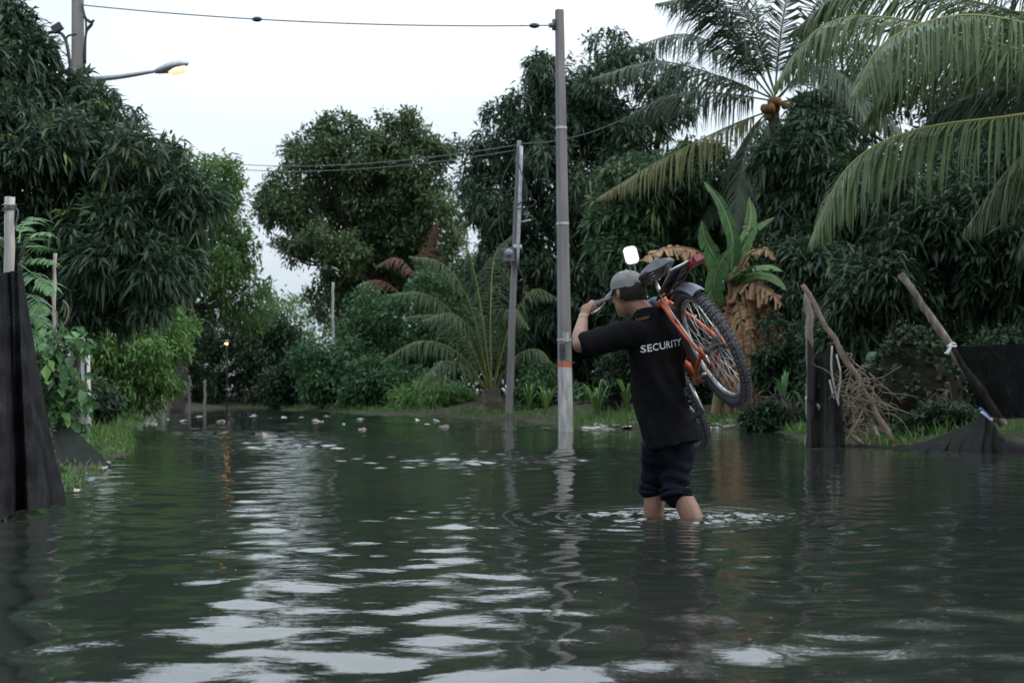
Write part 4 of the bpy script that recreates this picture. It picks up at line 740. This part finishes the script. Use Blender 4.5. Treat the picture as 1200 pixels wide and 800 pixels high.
fr.tube([BB - A(0, .045, 0), BB + A(0, .045, 0)], .024, 14); bput('frame', fr, M['orange'], bike)
fk = Acc(); fk.tube([HB_, HB_ + A(.02, 0, -.04)], .03, 12); fk.box(HB_ + A(.025, 0, -.05), (.025, .075, .02))
for s_ in (-1, 1): fk.tube([HB_ + A(.03, s_ * .06, -.04), A(.99, s_ * .06, .12), A(1.03, s_ * .055, 0)], [.017, .016, .011], 10)
bput('fork', fk, M['blackmetal'], bike)
bput('padding_cloth', Acc().tube(spline([SCL + A(.10, 0, .03), SCL + A(.19, .004, .05), SCL + A(.30, 0, .065)], 12), [.024, .034, .04, .042, .043, .04, .043, .044, .041, .04, .034, .026], 14), mat('blue_grey_cloth', (.14, .17, .24), (.09, .11, .16), rough=.9, scale=12, bump=.5), bike)
bput('seat_post', Acc().tube([SCL, A(.245, 0, .53)], .014, 10), M['chrome'], bike)
sd = Acc(); rows = []
for t_ in np.linspace(0, 1, 16):
    x = .08 + .27 * t_; w_ = .105 * (1 - t_) ** .8 + .022; w_ *= min(1, .55 + t_ * 5); row = []
    for q in np.linspace(0, 2 * math.pi, 18, endpoint=False): row.append([x + 0 * q, w_ * math.cos(q), .565 + (.022 if math.sin(q) > 0 else .035) * math.sin(q) * (1 if math.sin(q) > 0 else .8) - .02 * math.sin(t_ * 3.14) - .012 * math.cos(q) ** 2])
    rows.append(row + [row[0]])
sd.grid(np.array(rows)); sd.add(rows[0][:18] + [np.mean(rows[0][:18], 0)], None, [[18, (k + 1) % 18, k] for k in range(18)]); sd.add(rows[-1][:18] + [np.mean(rows[-1][:18], 0)], None, [[18, k, (k + 1) % 18] for k in range(18)])
sad = bput('saddle', sd, M['saddle'], bike); a = Acc()
for s_ in (-1, 1): a.tube(spline([(.09, s_ * .045, .54), (.18, s_ * .03, .52), (.30, s_ * .012, .54)], 8), .005, 6)
bput('saddle_rails', a, M['blackmetal'], sad)
for s_ in (-1, 1): bput('saddle_spring', Acc().tube([(.10 + .018 * math.cos(q), s_ * .05 + .018 * math.sin(q), .50 + .05 * q / 18.8) for q in np.linspace(0, 18.8, 36)], .004, 5), M['blackmetal'], sad)
rk = Acc()
for yy in (-.065, 0, .065): rk.tube([(.18, yy, .405), (-.27, yy, .405)], .008, 8)
for xx in (.17, .02, -.12, -.26): rk.tube([(xx, -.065, .405), (xx, .065, .405)], .0065, 7)
rk.box((-.05, 0, .418), (.2, .06, .006)); rack = bput('rack', rk, M['blackmetal'], bike); bput('rack_edge', Acc().tube([(-.275, -.075, .412), (-.275, .075, .412)], .007, 8), M['chrome'], rack)
for s_ in (-1, 1): bput('rack_stay', Acc().tube([(-.02 + .10, s_ * .068, .40), (.0, s_ * .075, .01)], .0045, 7), M['chrome'], bike)
def guard(cx, a0, a1, r, wdt):
    q = np.linspace(a0, a1, 22); v = np.linspace(-1, 1, 9); o = []
    for th in (0., .006): o.append(np.array([[[cx + (r + th - .018 * y * y) * math.cos(k), y * wdt, (r + th - .018 * y * y) * math.sin(k)] for y in v] for k in q]))
    a = Acc(); a.grid(o[1]); a.grid(o[0][::-1]); return a
bput('mudguard', guard(0, 1.3, 2.4, .372, .038), M['guard'], bike); bput('mudguard', guard(1.03, .75, 1.75, .375, .034), M['guard'], bike)
rf = Acc(); rf.add([(-.27, -.05, .37), (-.27, .05, .37), (-.27, .03, .42), (-.27, -.03, .42), (-.345, -.022, .375), (-.345, .022, .375), (-.335, .018, .412), (-.335, -.018, .412)], [[0, 1, 2, 3], [4, 7, 6, 5], [0, 4, 5, 1], [1, 5, 6, 2], [2, 6, 7, 3], [3, 7, 4, 0]]); rf.v = [v + A(0, -.07, 0) for v in rf.v]; bput('rear_reflector', rf, M['redlens'], bike, smooth=False)
# steering: bar, stem, grips, levers, mirror
HBc = A(.823, 0, .683); a = Acc(); a.tube([HT + A(0, 0, .0), HT + A(-.02, 0, .13)], .014, 10); a.tube([HT + A(-.02, 0, .12), HBc], .015, 10); bput('stem', a, M['blackmetal'], bike)
hb = bput('handlebar', Acc().tube(spline([HBc + A(-.05, .30, 0), HBc + A(-.03, .18, 0), HBc + A(0, .06, 0), HBc, HBc + A(0, -.06, 0), HBc + A(-.03, -.18, 0), HBc + A(-.05, -.30, 0)], 28), .0115, 10), M['blackmetal'], bike)
for s_ in (-1, 1):
    bput('grip', Acc().tube(spline([HBc + A(-.05, s_ * .308, 0), HBc + A(-.042, s_ * .25, 0), HBc + A(-.031, s_ * .185, 0)], 10), [.019, .0185, .017, .017, .017, .017, .017, .0175, .019, .0185], 12), M['grip'], hb)
    bput('brake_lever', Acc().tube(spline([HBc + A(-.02, s_ * .15, -.01), HBc + A(.035, s_ * .17, -.02), HBc + A(.03, s_ * .24, -.025)], 10), .007, 7), M['chrome'], hb)
bput('brake_cable', Acc().tube(spline([HBc + A(.0, .15, 0), HBc + A(.09, .08, .03), HBc + A(.08, .02, -.1), HT + A(-.05, .03, -.04)], 18), .004, 6), M['cable'], hb)
mcw = P(739.5, 299, bw((.84, -.06, .85))[1]); base_w = bw(HBc + A(0, -.06, .01)); to_cam = unit(A(0, 0, CAM_H) - mcw); skyd = unit(A(.2, -.90, .36)); nrm = unit(to_cam + skyd)
rt_ = unit(np.cross(UP, nrm)); up2 = np.cross(nrm, rt_); tl = .22; xa = rt_ * math.cos(tl) + up2 * math.sin(tl); ya = -rt_ * math.sin(tl) + up2 * math.cos(tl)
def rrect(hw, hh, r, n=8):
    o = []
    for cx, cy2, s0 in ((hw - r, hh - r, 0), (-(hw - r), hh - r, 1), (-(hw - r), -(hh - r), 2), (hw - r, -(hh - r), 3)):
        for k in range(n): q = (s0 + k / (n - 1)) * math.pi / 2; o.append((cx + r * math.cos(q), cy2 + r * math.sin(q)))
    return o
def plate(hw, hh, r, t0, t1):
    o = rrect(hw, hh, r); n = len(o); V = [mcw + xa * x + ya * y + nrm * t0 for x, y in o] + [mcw + xa * x + ya * y + nrm * t1 for x, y in o] + [mcw + nrm * t0, mcw + nrm * t1]
    return Acc().add(V, [[k, (k + 1) % n, n + (k + 1) % n, n + k] for k in range(n)], [[2 * n, (k + 1) % n, k] for k in range(n)] + [[2 * n + 1, n + k, n + (k + 1) % n] for k in range(n)])
mi = put('mirror', plate(.046, .058, .03, -.02, 0), M['blackmetal'], bike, smooth=False); put('mirror_glass', plate(.041, .053, .027, .0, .0025), M['mirror'], mi, smooth=False)
put('mirror_stem', Acc().tube(spline([base_w, base_w + (mcw - base_w) * .5 + A(.02, 0, 0), mcw - nrm * .02 - ya * .03], 10), .006, 7), M['blackmetal'], mi)
# drive train
cr_ = Acc(); a_ = np.linspace(0, 2 * math.pi, 40, endpoint=False); cr_.tube(np.stack([BB[0] + .088 * np.cos(a_), -.055 + 0 * a_, BB[2] + .088 * np.sin(a_)], -1), .006, 6, closed=True)
for k in range(5): q = k * 2 * math.pi / 5; cr_.tube([BB + A(0, -.055, 0), BB + A(.085 * math.cos(q), -.055, .085 * math.sin(q))], .007, 6)
bput('chainring', cr_, M['blackmetal'], bike); ch = [(BB[0] + .09 * math.sin(q), -.055, BB[2] + .09 * math.cos(q)) for q in np.linspace(0, math.pi, 14)] + [(-.04 * math.sin(q), -.055, -.04 * math.cos(q)) for q in np.linspace(0, math.pi, 8)]
bput('chain', Acc().tube(ch, .005, 6, closed=True), M['blackmetal'], bike)
for s_, dv in ((1, A(.05, 0, -.165)), (-1, A(-.05, 0, .165))):
    c0_ = BB + A(0, s_ * .075, 0); ck = bput('crank', Acc().tube([c0_, c0_ + dv], [.014, .011], 9), M['chrome'], bike); pc_ = c0_ + dv + A(0, s_ * .055, 0)
    a = Acc(); a.tube([pc_ - A(0, s_ * .05, 0), pc_ + A(0, s_ * .05, 0)], .011, 8); a.box(pc_ + A(.035, 0, 0), (.008, .048, .014)); a.box(pc_ - A(.035, 0, 0), (.008, .048, .014)); a.box(pc_ + A(0, .044, 0), (.035, .006, .012)); a.box(pc_ - A(0, .044, 0), (.035, .006, .012)); bput('pedal', a, M['pedal'], ck, smooth=False)
a = Acc(); a.tube([(0, -.06, 0), (0, -.035, 0)], [.03, .048], 18); a.tube([(.02, -.07, -.05), (.04, -.07, -.12)], .012, 8); a.ball((.03, -.065, -.06), A(.025, .012, .03)); bput('derailleur', a, M['blackmetal'], bike)
bput('kickstand', Acc().tube([(.30, .05, -.06), (.02, .10, -.10)], .008, 8), M['chrome'], bike)
bput('brake_bridge', Acc().box((.11, 0, .30), (.02, .05, .02)), M['blackmetal'], bike)

# ------------------------------------------------------------------ the man
YM = 7.78
def J(px, py, dY=0.): return P(px, py, YM + dY)
def remeshed(acc, voxel, smooth=4, fac=.5):
    V, Q, T, ti = acc.arrays(); me = mesh_data('tmp', V, Q, T); o = bpy.data.objects.new('tmp', me); SC.collection.objects.link(o)
    r = o.modifiers.new('r', 'REMESH'); r.mode = 'VOXEL'; r.voxel_size = voxel; s = o.modifiers.new('s', 'SMOOTH'); s.factor = fac; s.iterations = smooth
    dg = bpy.context.evaluated_depsgraph_get(); e = o.evaluated_get(dg).to_mesh(); n = len(e.vertices); co = np.empty(n * 3, np.float32); e.vertices.foreach_get('co', co); nr = np.empty(n * 3, np.float32); e.vertices.foreach_get('normal', nr)
    pl = np.empty(len(e.polygons), np.int32); e.polygons.foreach_get('loop_total', pl); lv = np.empty(len(e.loops), np.int32); e.loops.foreach_get('vertex_index', lv); ls = np.concatenate([[0], np.cumsum(pl)[:-1]])
    q = np.stack([lv[ls[pl == 4] + k] for k in range(4)], -1); t = np.stack([lv[ls[pl == 3] + k] for k in range(3)], -1) if (pl == 3).any() else np.zeros((0, 3), np.int64)
    o.evaluated_get(dg).to_mesh_clear(); bpy.data.objects.remove(o); bpy.data.meshes.remove(me); return co.reshape(-1, 3).astype(float), q.astype(np.int64), t.astype(np.int64), nr.reshape(-1, 3).astype(float)
HD = math.radians(35); hv = A(-math.sin(HD), math.cos(HD), 0); lvv = A(-math.cos(HD), -math.sin(HD), 0)     # heading, the man's left
def limb(a, pts, rad, n=14, seg=14, rad2=None, ref=None):
    S = spline(pts, n); r = np.interp(np.linspace(0, 1, n), np.linspace(0, 1, len(rad)), rad); r2 = None if rad2 is None else np.interp(np.linspace(0, 1, n), np.linspace(0, 1, len(rad2)), rad2)
    a.tube(S, r, seg, ref=ref, rad2=r2); a.ball(S[0], r[0] * .98, nu=12, nv=8); a.ball(S[-1], r[-1] * .98, nu=12, nv=8)
man = thing('person', 'wading man in black shirt, grey cap and rolled trousers carrying a bicycle', 'person', (MAN[0], MAN[1], -.38))
# joints
SHL, ELL, WRL = J(741, 391, -.10), J(680, 404, -.17), J(683, 374, .02)
SHR, ELR, WRR = J(800, 389, .11), J(792, 402, .36), J(770, 372, .48)
HIPL, HIPR = J(772, 510, -.03), J(797, 510, .05); KNL, KNR = J(765, 560, .12), J(789, 562, .02)
ANL = A(J(762, 606, .16)[0], YM + .16, -.30); ANR = A(J(834, 606, -.1)[0], YM - .14, -.27)
hc_ = J(736, 345, .06); hh = unit(A(-.60, .76, -.20)); hl = unit(np.cross(UP, hh)); hu = np.cross(hh, hl); HX = np.array([hh, hl, hu])
hp = lambda f, l, u: hc_ + hh * f + hl * l + hu * u
b = Acc()
b.ball(hp(-.012, 0, .018), A(.098, .077, .10), HX, 22, 16); b.ball(hp(.03, 0, -.05), A(.062, .058, .075), HX, 18, 12); b.ball(hp(.062, 0, -.085), A(.032, .034, .028), HX)      # skull, jaw, chin
b.tube([hp(.088, 0, .012), hp(.112, 0, -.022), hp(.098, 0, -.034)], [.009, .014, .012], 10); b.ball(hp(.098, .014, -.03), .009); b.ball(hp(.098, -.014, -.03), .009)                # nose
for s_ in (-1, 1):
    b.ball(hp(.066, s_ * .035, -.025), A(.02, .022, .018), HX); b.ball(hp(.082, s_ * .026, .026), A(.012, .024, .009), HX)
    b.tube([hp(-.005, s_ * .078, .022), hp(-.018, s_ * .088, .012), hp(-.018, s_ * .088, -.012), hp(-.006, s_ * .082, -.032)], [.007, .009, .009, .008], 8); b.ball(hp(-.006, s_ * .08, -.004), A(.014, .007, .026), HX)   # ears
b.ball(hp(.088, 0, -.056), A(.012, .024, .006), HX); b.ball(hp(.086, 0, -.067), A(.012, .021, .007), HX)     # lips
NK = J(763, 377, .0); limb(b, [NK, J(752, 364, .02), hp(-.02, 0, -.05)], [.066, .058, .056])
CH, WA, PE = J(768, 402, .01), J(774, 465, 0), J(782, 505, 0)
for p, q, r_ in ((CH, .15, .10), (J(770, 435, 0), .13, .10), (WA, .12, .10), (PE, .125, .10)): b.ball(p, A(q, r_, .12), np.array([lvv, hv, UP]), 18, 12)
b.tube([CH, J(770, 435), WA, PE], [.13, .125, .115, .12], 16, ref=lvv, rad2=[.09, .09, .09, .1])
b.tube([SHL, CH + UP * .03, SHR], [.06, .085, .06], 12)
limb(b, [SHL, (SHL + ELL) / 2 + UP * .005, ELL], [.058, .05, .043]); limb(b, [ELL, ELL + (WRL - ELL) * .35 + A(-.006, -.006, 0), WRL], [.043, .045, .029], rad2=[.04, .043, .022], ref=A(1, 0, 0))
limb(b, [SHR, (SHR + ELR) / 2, ELR], [.058, .05, .042]); limb(b, [ELR, (ELR + WRR) / 2, WRR], [.042, .042, .028])
limb(b, [HIPL, (HIPL + KNL) / 2, KNL], [.085, .075, .055]); limb(b, [HIPR, (HIPR + KNR) / 2, KNR], [.085, .075, .055])
limb(b, [KNL, KNL + (ANL - KNL) * .33 - hv * .018, ANL + (KNL - ANL) * .3, ANL], [.05, .059, .046, .036]); limb(b, [KNR, KNR + (ANR - KNR) * .36 - hv * .02, ANR + (KNR - ANR) * .3, ANR], [.05, .062, .047, .036])
for an, dr in ((ANL, hv), (ANR, hv)):
    limb(b, [an - dr * .04 - UP * .04, an + dr * .06 - UP * .045, an + dr * .15 - UP * .06], [.036, .042, .034], rad2=[.035, .033, .018], ref=np.cross(dr, UP))
    for k in range(5): o_ = np.cross(dr, UP) * (.03 - .015 * k) * (1 if an is ANL else -1); limb(b, [an + dr * .15 - UP * .065 + o_, an + dr * (.20 - .008 * k) - UP * .07 + o_], [.011, .009], n=5, seg=8)
# hands: fingers wrapped round the grip (left) and round the top tube (right)
def hand(wr, g0, gdir, side_in, r_bar, back):
    """wr wrist, g0 point on the bar under the middle knuckle, gdir along the bar (index side), back = from bar to the back of the hand"""
    back = unit(back - gdir * (back @ gdir)); fw = np.cross(gdir, back) * side_in; fw = unit(fw)
    kn = [g0 + gdir * (.033 - .022 * k) + back * (r_bar + .014) + fw * .012 for k in range(4)]; palm = (wr + np.mean(kn, 0)) / 2
    for k in range(4): limb(b, [wr + gdir * (.014 - .010 * k), (wr + kn[k]) / 2 + back * .004, kn[k]], [.017, .016, .0125], n=7, seg=9)
    b.ball(palm, A(.042, .02, .04), np.array([gdir, np.cross(unit(np.mean(kn, 0) - wr), gdir), unit(np.mean(kn, 0) - wr)]))
    for k in range(4):
        f = [1., 1.06, 1., .84][k]; c = g0 + gdir * (.033 - .022 * k); R_b = r_bar + .0095
        P_ = [c + R_b * f * (back * math.cos(t) + fw * math.sin(t)) for t in (.25, 1.0, 1.75, 2.5, 3.2)]; limb(b, [kn[k]] + P_, [.0118, .0112, .0105, .010, .0095, .008], n=14, seg=9)
    th = wr + gdir * .022; limb(b, [th, g0 + gdir * .05 - back * .004 - fw * (r_bar + .016), g0 + gdir * .062 - back * (r_bar + .004) - fw * .012, g0 + gdir * .058 - back * (r_bar + .008) + fw * .012], [.016, .0135, .012, .0095], n=12, seg=9)
GL = bw(HBc + A(-.044, .262, 0)); gd = unit(bw(HBc + A(-.031, .185, 0)) - bw(HBc + A(-.05, .308, 0)))
WRL_ = GL + A(-.028, -.055, -.055); limb(b, [WRL, (WRL + WRL_) / 2, WRL_], [.029, .027, .027], rad2=[.022, .022, .021], ref=A(1, 0, 0), n=6); hand(WRL_, GL, gd, 1, .0175, unit(A(-.35, -.75, .55)))
GR = bw((.66, 0, .48)); gdr = unit(bw((.8, 0, .5)) - GR); limb(b, [WRR, GR + A(.02, -.03, -.06)], [.028, .026], n=5); hand(GR + A(.02, -.03, -.06), GR, gdr, 1, .021, unit(A(.5, -.5, .2)))
V, Q, T, nr = remeshed(b, .0052, 5, .5)
SK = mat('tan_skin', (.20, .098, .062), (.145, .07, .045), rough=.5, scale=6, bump=.12, bscale=70, lo=.3, hi=.75)
put('body', (V, Q, T, np.full(len(V), .5)), SK, man)
for s_ in (-1, 1): put('eye', Acc().ball(hp(.078, s_ * .03, .008), .012, nu=12, nv=8), mat('eye_white', (.7, .68, .64), rough=.2), man)
# hair
a = Acc(); a.ball(hp(-.024, 0, .012), A(.097, .083, .098), HX, 26, 18); V, Q, T, ti = a.arrays(); rel = (V - hc_) @ HX.T
V = V + unit(V - hc_) * (.003 * vnoise(V * 160))[:, None]; low = np.array([((r_[2] > -.062 + max(0, r_[0] + .03) * .75) or False) and r_[0] < .055 for r_ in rel]); keepq = low[Q].all(1); keept = low[T].all(1)
put('hair', (V, Q[keepq], T[keept], ti), mat('black_hair', (.009, .008, .0075), (.018, .016, .015), spec=.15, rough=.6, scale=90, stretch=(1, 1, .2), bump=.5), man)
# cap
CM = mat('faded_grey_cap', (.17, .165, .165), (.115, .11, .112), rough=.85, scale=7, bump=.25, bscale=220, lo=.4, hi=.7)
q = np.linspace(0, 1, 15); az2 = np.linspace(0, 2 * math.pi, 49); G = []
for t_ in q:
    ph = t_ * math.pi / 2 * 1.02; row = []
    for z_ in az2:
        cr2 = max(0, math.cos(ph)) ** .72; hgt = math.sin(ph) ** 1.05; f_ = -.012 + .110 * cr2 * math.cos(z_); l2 = .091 * cr2 * math.sin(z_); u2 = .030 + .102 * hgt + .012 * math.cos(z_) * cr2 + (.0 if t_ > 0 else 0)
        sm = .0022 * math.exp(-((((z_ * 3 / math.pi) + .5) % 1 - .5) / .05) ** 2) - .0022; wr_ = .004 * float(vnoise(A(math.cos(z_) * 3, math.sin(z_) * 3, t_ * 4))); row.append(hp(f_ * (1 + (sm + wr_) * 8), l2 * (1 + (sm + wr_) * 8), u2 + wr_))
    G.append(row)
G = np.array(G); a = Acc(); a.grid(G); Gi = hc_ + (G - hc_) * .965; a.grid(Gi[::-1]); a.grid(np.stack([Gi[0], G[0]])); V, Q, T, ti = a.arrays(); cap = put('cap', (V, Q, T, ti), CM, man)
put('button', Acc().ball(hp(-.012, 0, .134), A(.009, .009, .006), HX), CM, cap)
for z_ in np.arange(6) * math.pi / 3 + math.pi / 6: c_ = math.cos(.95) ** .72; put('eyelet', Acc().ball(hp(-.012 + .110 * c_ * math.cos(z_) * 1.0, .091 * c_ * math.sin(z_), .030 + .102 * math.sin(.95) + .012 * math.cos(z_) * c_), .0035, nu=8, nv=6), M['cable'], cap)
rows = []
for t_ in np.linspace(0, 1, 8):
    rows.append([hp(-.012 + .106 * math.cos(z_) + .068 * t_ * (math.cos(z_ * 1.05) ** .6 if abs(z_) < 1.3 else .3), .088 * math.sin(z_) * (1 - .08 * t_), .044 - .012 * t_ - .030 * (z_ / 1.2) ** 2 * (.5 + .5 * t_)) for z_ in np.linspace(-1.15, 1.15, 22)])
rows = np.array(rows); a = Acc(); a.grid(rows); a.grid(rows[::-1] - hu * .004); a.grid(np.stack([rows[-1], rows[-1] - hu * .004])); put('brim', a, CM, cap)
# trousers
NV = mat('wet_navy_trousers', (.005, .006, .013), (.0035, .004, .008), rough=.85, scale=5, bump=.25, bscale=60, spec=.1)
a = Acc(); RF = np.array([lvv, hv, UP])
a.ball(J(784, 514, 0), A(.138, .115, .10), RF, 20, 12); limb(a, [J(773, 522, -.02), J(770, 542, .05), J(766, 562, .11), J(764, 573, .12)], [.10, .088, .07, .062]); limb(a, [J(794, 524, .03), J(793, 544, .02), J(790, 562, .0), J(791, 580, -.02)], [.10, .092, .078, .070])
V, Q, T, nr = remeshed(a, .009, 3); w_ = np.clip((.42 - V[:, 2]) / .2, 0, 1)
fold = .010 * vnoise(V * A(9, 9, 16)) + .006 * np.sin(V[:, 2] * 70 + 5 * vnoise(V * 6)) * w_ + .004 * vnoise(V * 34)
trs = put('trousers', (V + nr * fold[:, None], Q, T, np.full(len(V), .5)), NV, man)
for c_, r_, d_ in ((J(764.5, 571, .12), .060, J(765, 578, .13) - J(767, 562, .11)), (J(791.5, 578, -.02), .068, J(795, 583, -.03) - J(794, 562, 0.))):
    a_ = np.linspace(0, 2 * math.pi, 36, endpoint=False); d_ = unit(d_); e1 = unit(np.cross(d_, A(0, 1, 0))); e2 = np.cross(d_, e1)
    for k in range(2):
        L_ = c_ + d_ * (.026 * k - .012) + (e1[None] * np.cos(a_)[:, None] + e2[None] * np.sin(a_)[:, None]) * (r_ + .004 + .005 * np.sin(a_ * 3 + k))[:, None] + d_ * (.006 * np.sin(a_ * 2 + k * 2))[:, None]
        put('rolled_cuff', Acc().tube(L_, .017 + .003 * np.sin(a_ * 4 + k), 9, closed=True), NV, trs)
# shirt
a = Acc(); st_ = [(763, 369, .075, .07), (766, 377, .135, .085), (768, 388, .182, .108), (769, 400, .188, .122), (769, 415, .184, .13), (771, 440, .166, .13), (774, 465, .156, .13), (779, 490, .155, .132), (788, 512, .176, .145), (790, 521, .18, .147)]
C_ = np.array([J(x, y, .0) for x, y, *_ in st_]); n = 40; S = spline(C_, n); ia = np.interp(np.linspace(0, 1, n), np.linspace(0, 1, len(st_)), [s_[2] for s_ in st_]); ib = np.interp(np.linspace(0, 1, n), np.linspace(0, 1, len(st_)), [s_[3] for s_ in st_]); a.tube(S, ia, 32, ref=lvv, rad2=ib)
limb(a, [J(752, 396, -.05), (SHL + A(0, 0, -.005)), SHL + (ELL - SHL) * .5, SHL + (ELL - SHL) * .86], [.085, .083, .072, .071]); limb(a, [J(790, 394, .05), SHR, SHR + (ELR - SHR) * .5, SHR + (ELR - SHR) * .85], [.085, .08, .074, .072])
V, Q, T, nr = remeshed(a, .008, 6)
ax_ = unit(J(790, 520) - J(735, 400, -.05)); u_ = V @ ax_; sd_ = V @ unit(np.cross(ax_, A(0, 1, 0)))
up_ = np.clip((V[:, 2] - .75) / .3, 0, 1)
fold = .015 * vnoise(np.stack([u_ * 5, sd_ * 16, V[:, 1] * 6], -1)) + .007 * np.sin(sd_ * 75 + 6 * vnoise(V * 4)) * (1 - np.abs(V[:, 2] - .75) / .6).clip(0, 1) + .004 * vnoise(V * 26)
fold *= (1 - .55 * np.exp(-((V[:, 2] - .95) / .1) ** 2))
V = V + nr * fold[:, None]; SM = mat('black_polo_shirt', (.0042, .0042, .005), (.007, .007, .0082), rough=.9, scale=6, bump=.2, bscale=260, spec=.06)
shirt = put('shirt', (V, Q, T, np.full(len(V), .5)), SM, man)
co = []; nC = 26
for k, (off, z_) in enumerate(((.0, -.004), (.006, .022), (.014, .008), (.020, -.018))):
    co.append([J(760, 368, .012) + (lvv * math.cos(q_) * (.073 + off) + hv * math.sin(q_) * (.066 + off) + UP * (z_ - .016 * math.sin(q_)) + lvv * .0) for q_ in np.linspace(0, 2 * math.pi, nC + 1)])
put('collar', Acc().grid(np.array(co)), SM, shirt)
# lettering laid on the back of the shirt
cu = bpy.data.curves.new('txt', 'FONT'); cu.body = 'SECURITY'; cu.size = 1.0; cu.shear = .12; cu.offset = .012; cu.space_character = 1.06; cu.resolution_u = 3
to = bpy.data.objects.new('txt', cu); SC.collection.objects.link(to); bpy.context.view_layer.update(); tm = to.evaluated_get(bpy.context.evaluated_depsgraph_get()).to_mesh()
tv = np.array([v.co[:] for v in tm.vertices]); tris_ = []
tm.calc_loop_triangles(); tris_ = np.array([t.vertices[:] for t in tm.loop_triangles]); bpy.data.objects.remove(to)
tv[:, 0] -= (tv[:, 0].min() + tv[:, 0].max()) / 2; tv[:, 1] -= (tv[:, 1].min() + tv[:, 1].max()) / 2
LT = unit(P(800, 399, YM + .1) - P(749, 410, YM - .08)); wtxt = .25; tv *= wtxt / (tv[:, 0].max() - tv[:, 0].min())
bm_ = bpy.data.meshes.new('b'); bvh = BVHTree.FromPolygons([tuple(v) for v in V], [tuple(q_) for q_ in Q] + [tuple(t_) for t_ in T])
# subdivide long triangles so the letters follow the cloth
def subdiv(v, t, h):
    v = [tuple(x) for x in v]; t = [tuple(x) for x in t]
    for _ in range(3):
        cache = {}; nt_ = []
        def mid(i, j):
            k_ = (min(i, j), max(i, j))
            if k_ not in cache: cache[k_] = len(v); v.append(tuple((np.array(v[i]) + np.array(v[j])) / 2))
            return cache[k_]
        for (i, j, k_) in t:
            x, y, z_ = mid(i, j), mid(j, k_), mid(k_, i); nt_ += [(i, x, z_), (x, j, y), (z_, y, k_), (x, y, z_)]
        t = nt_
    return np.array(v), np.array(t)
tv, tris_ = subdiv(tv, tris_, .01)
ctr = P(766.5, 405, YM - .05); vdir = unit(A(-.574, .819, 0)); Uv = unit(np.cross(LT, -vdir)); Uv = Uv if Uv[2] > 0 else -Uv; o3 = []
for x, y, z_ in tv:
    s0 = ctr + LT * x + Uv * y - vdir * .6; hit = bvh.ray_cast(Vector(s0), Vector(vdir)); h_ = np.array(hit[0]) if hit[0] is not None else s0 + vdir * .55; o3.append(h_ - vdir * .0025)
put('lettering', (np.array(o3), np.zeros((0, 4), np.int64), tris_, np.full(len(o3), .5)), mat('grey_white_print', (.62, .62, .63), (.45, .45, .46), rough=.7, scale=60), shirt, smooth=False, label='worn white word SECURITY across the upper back')
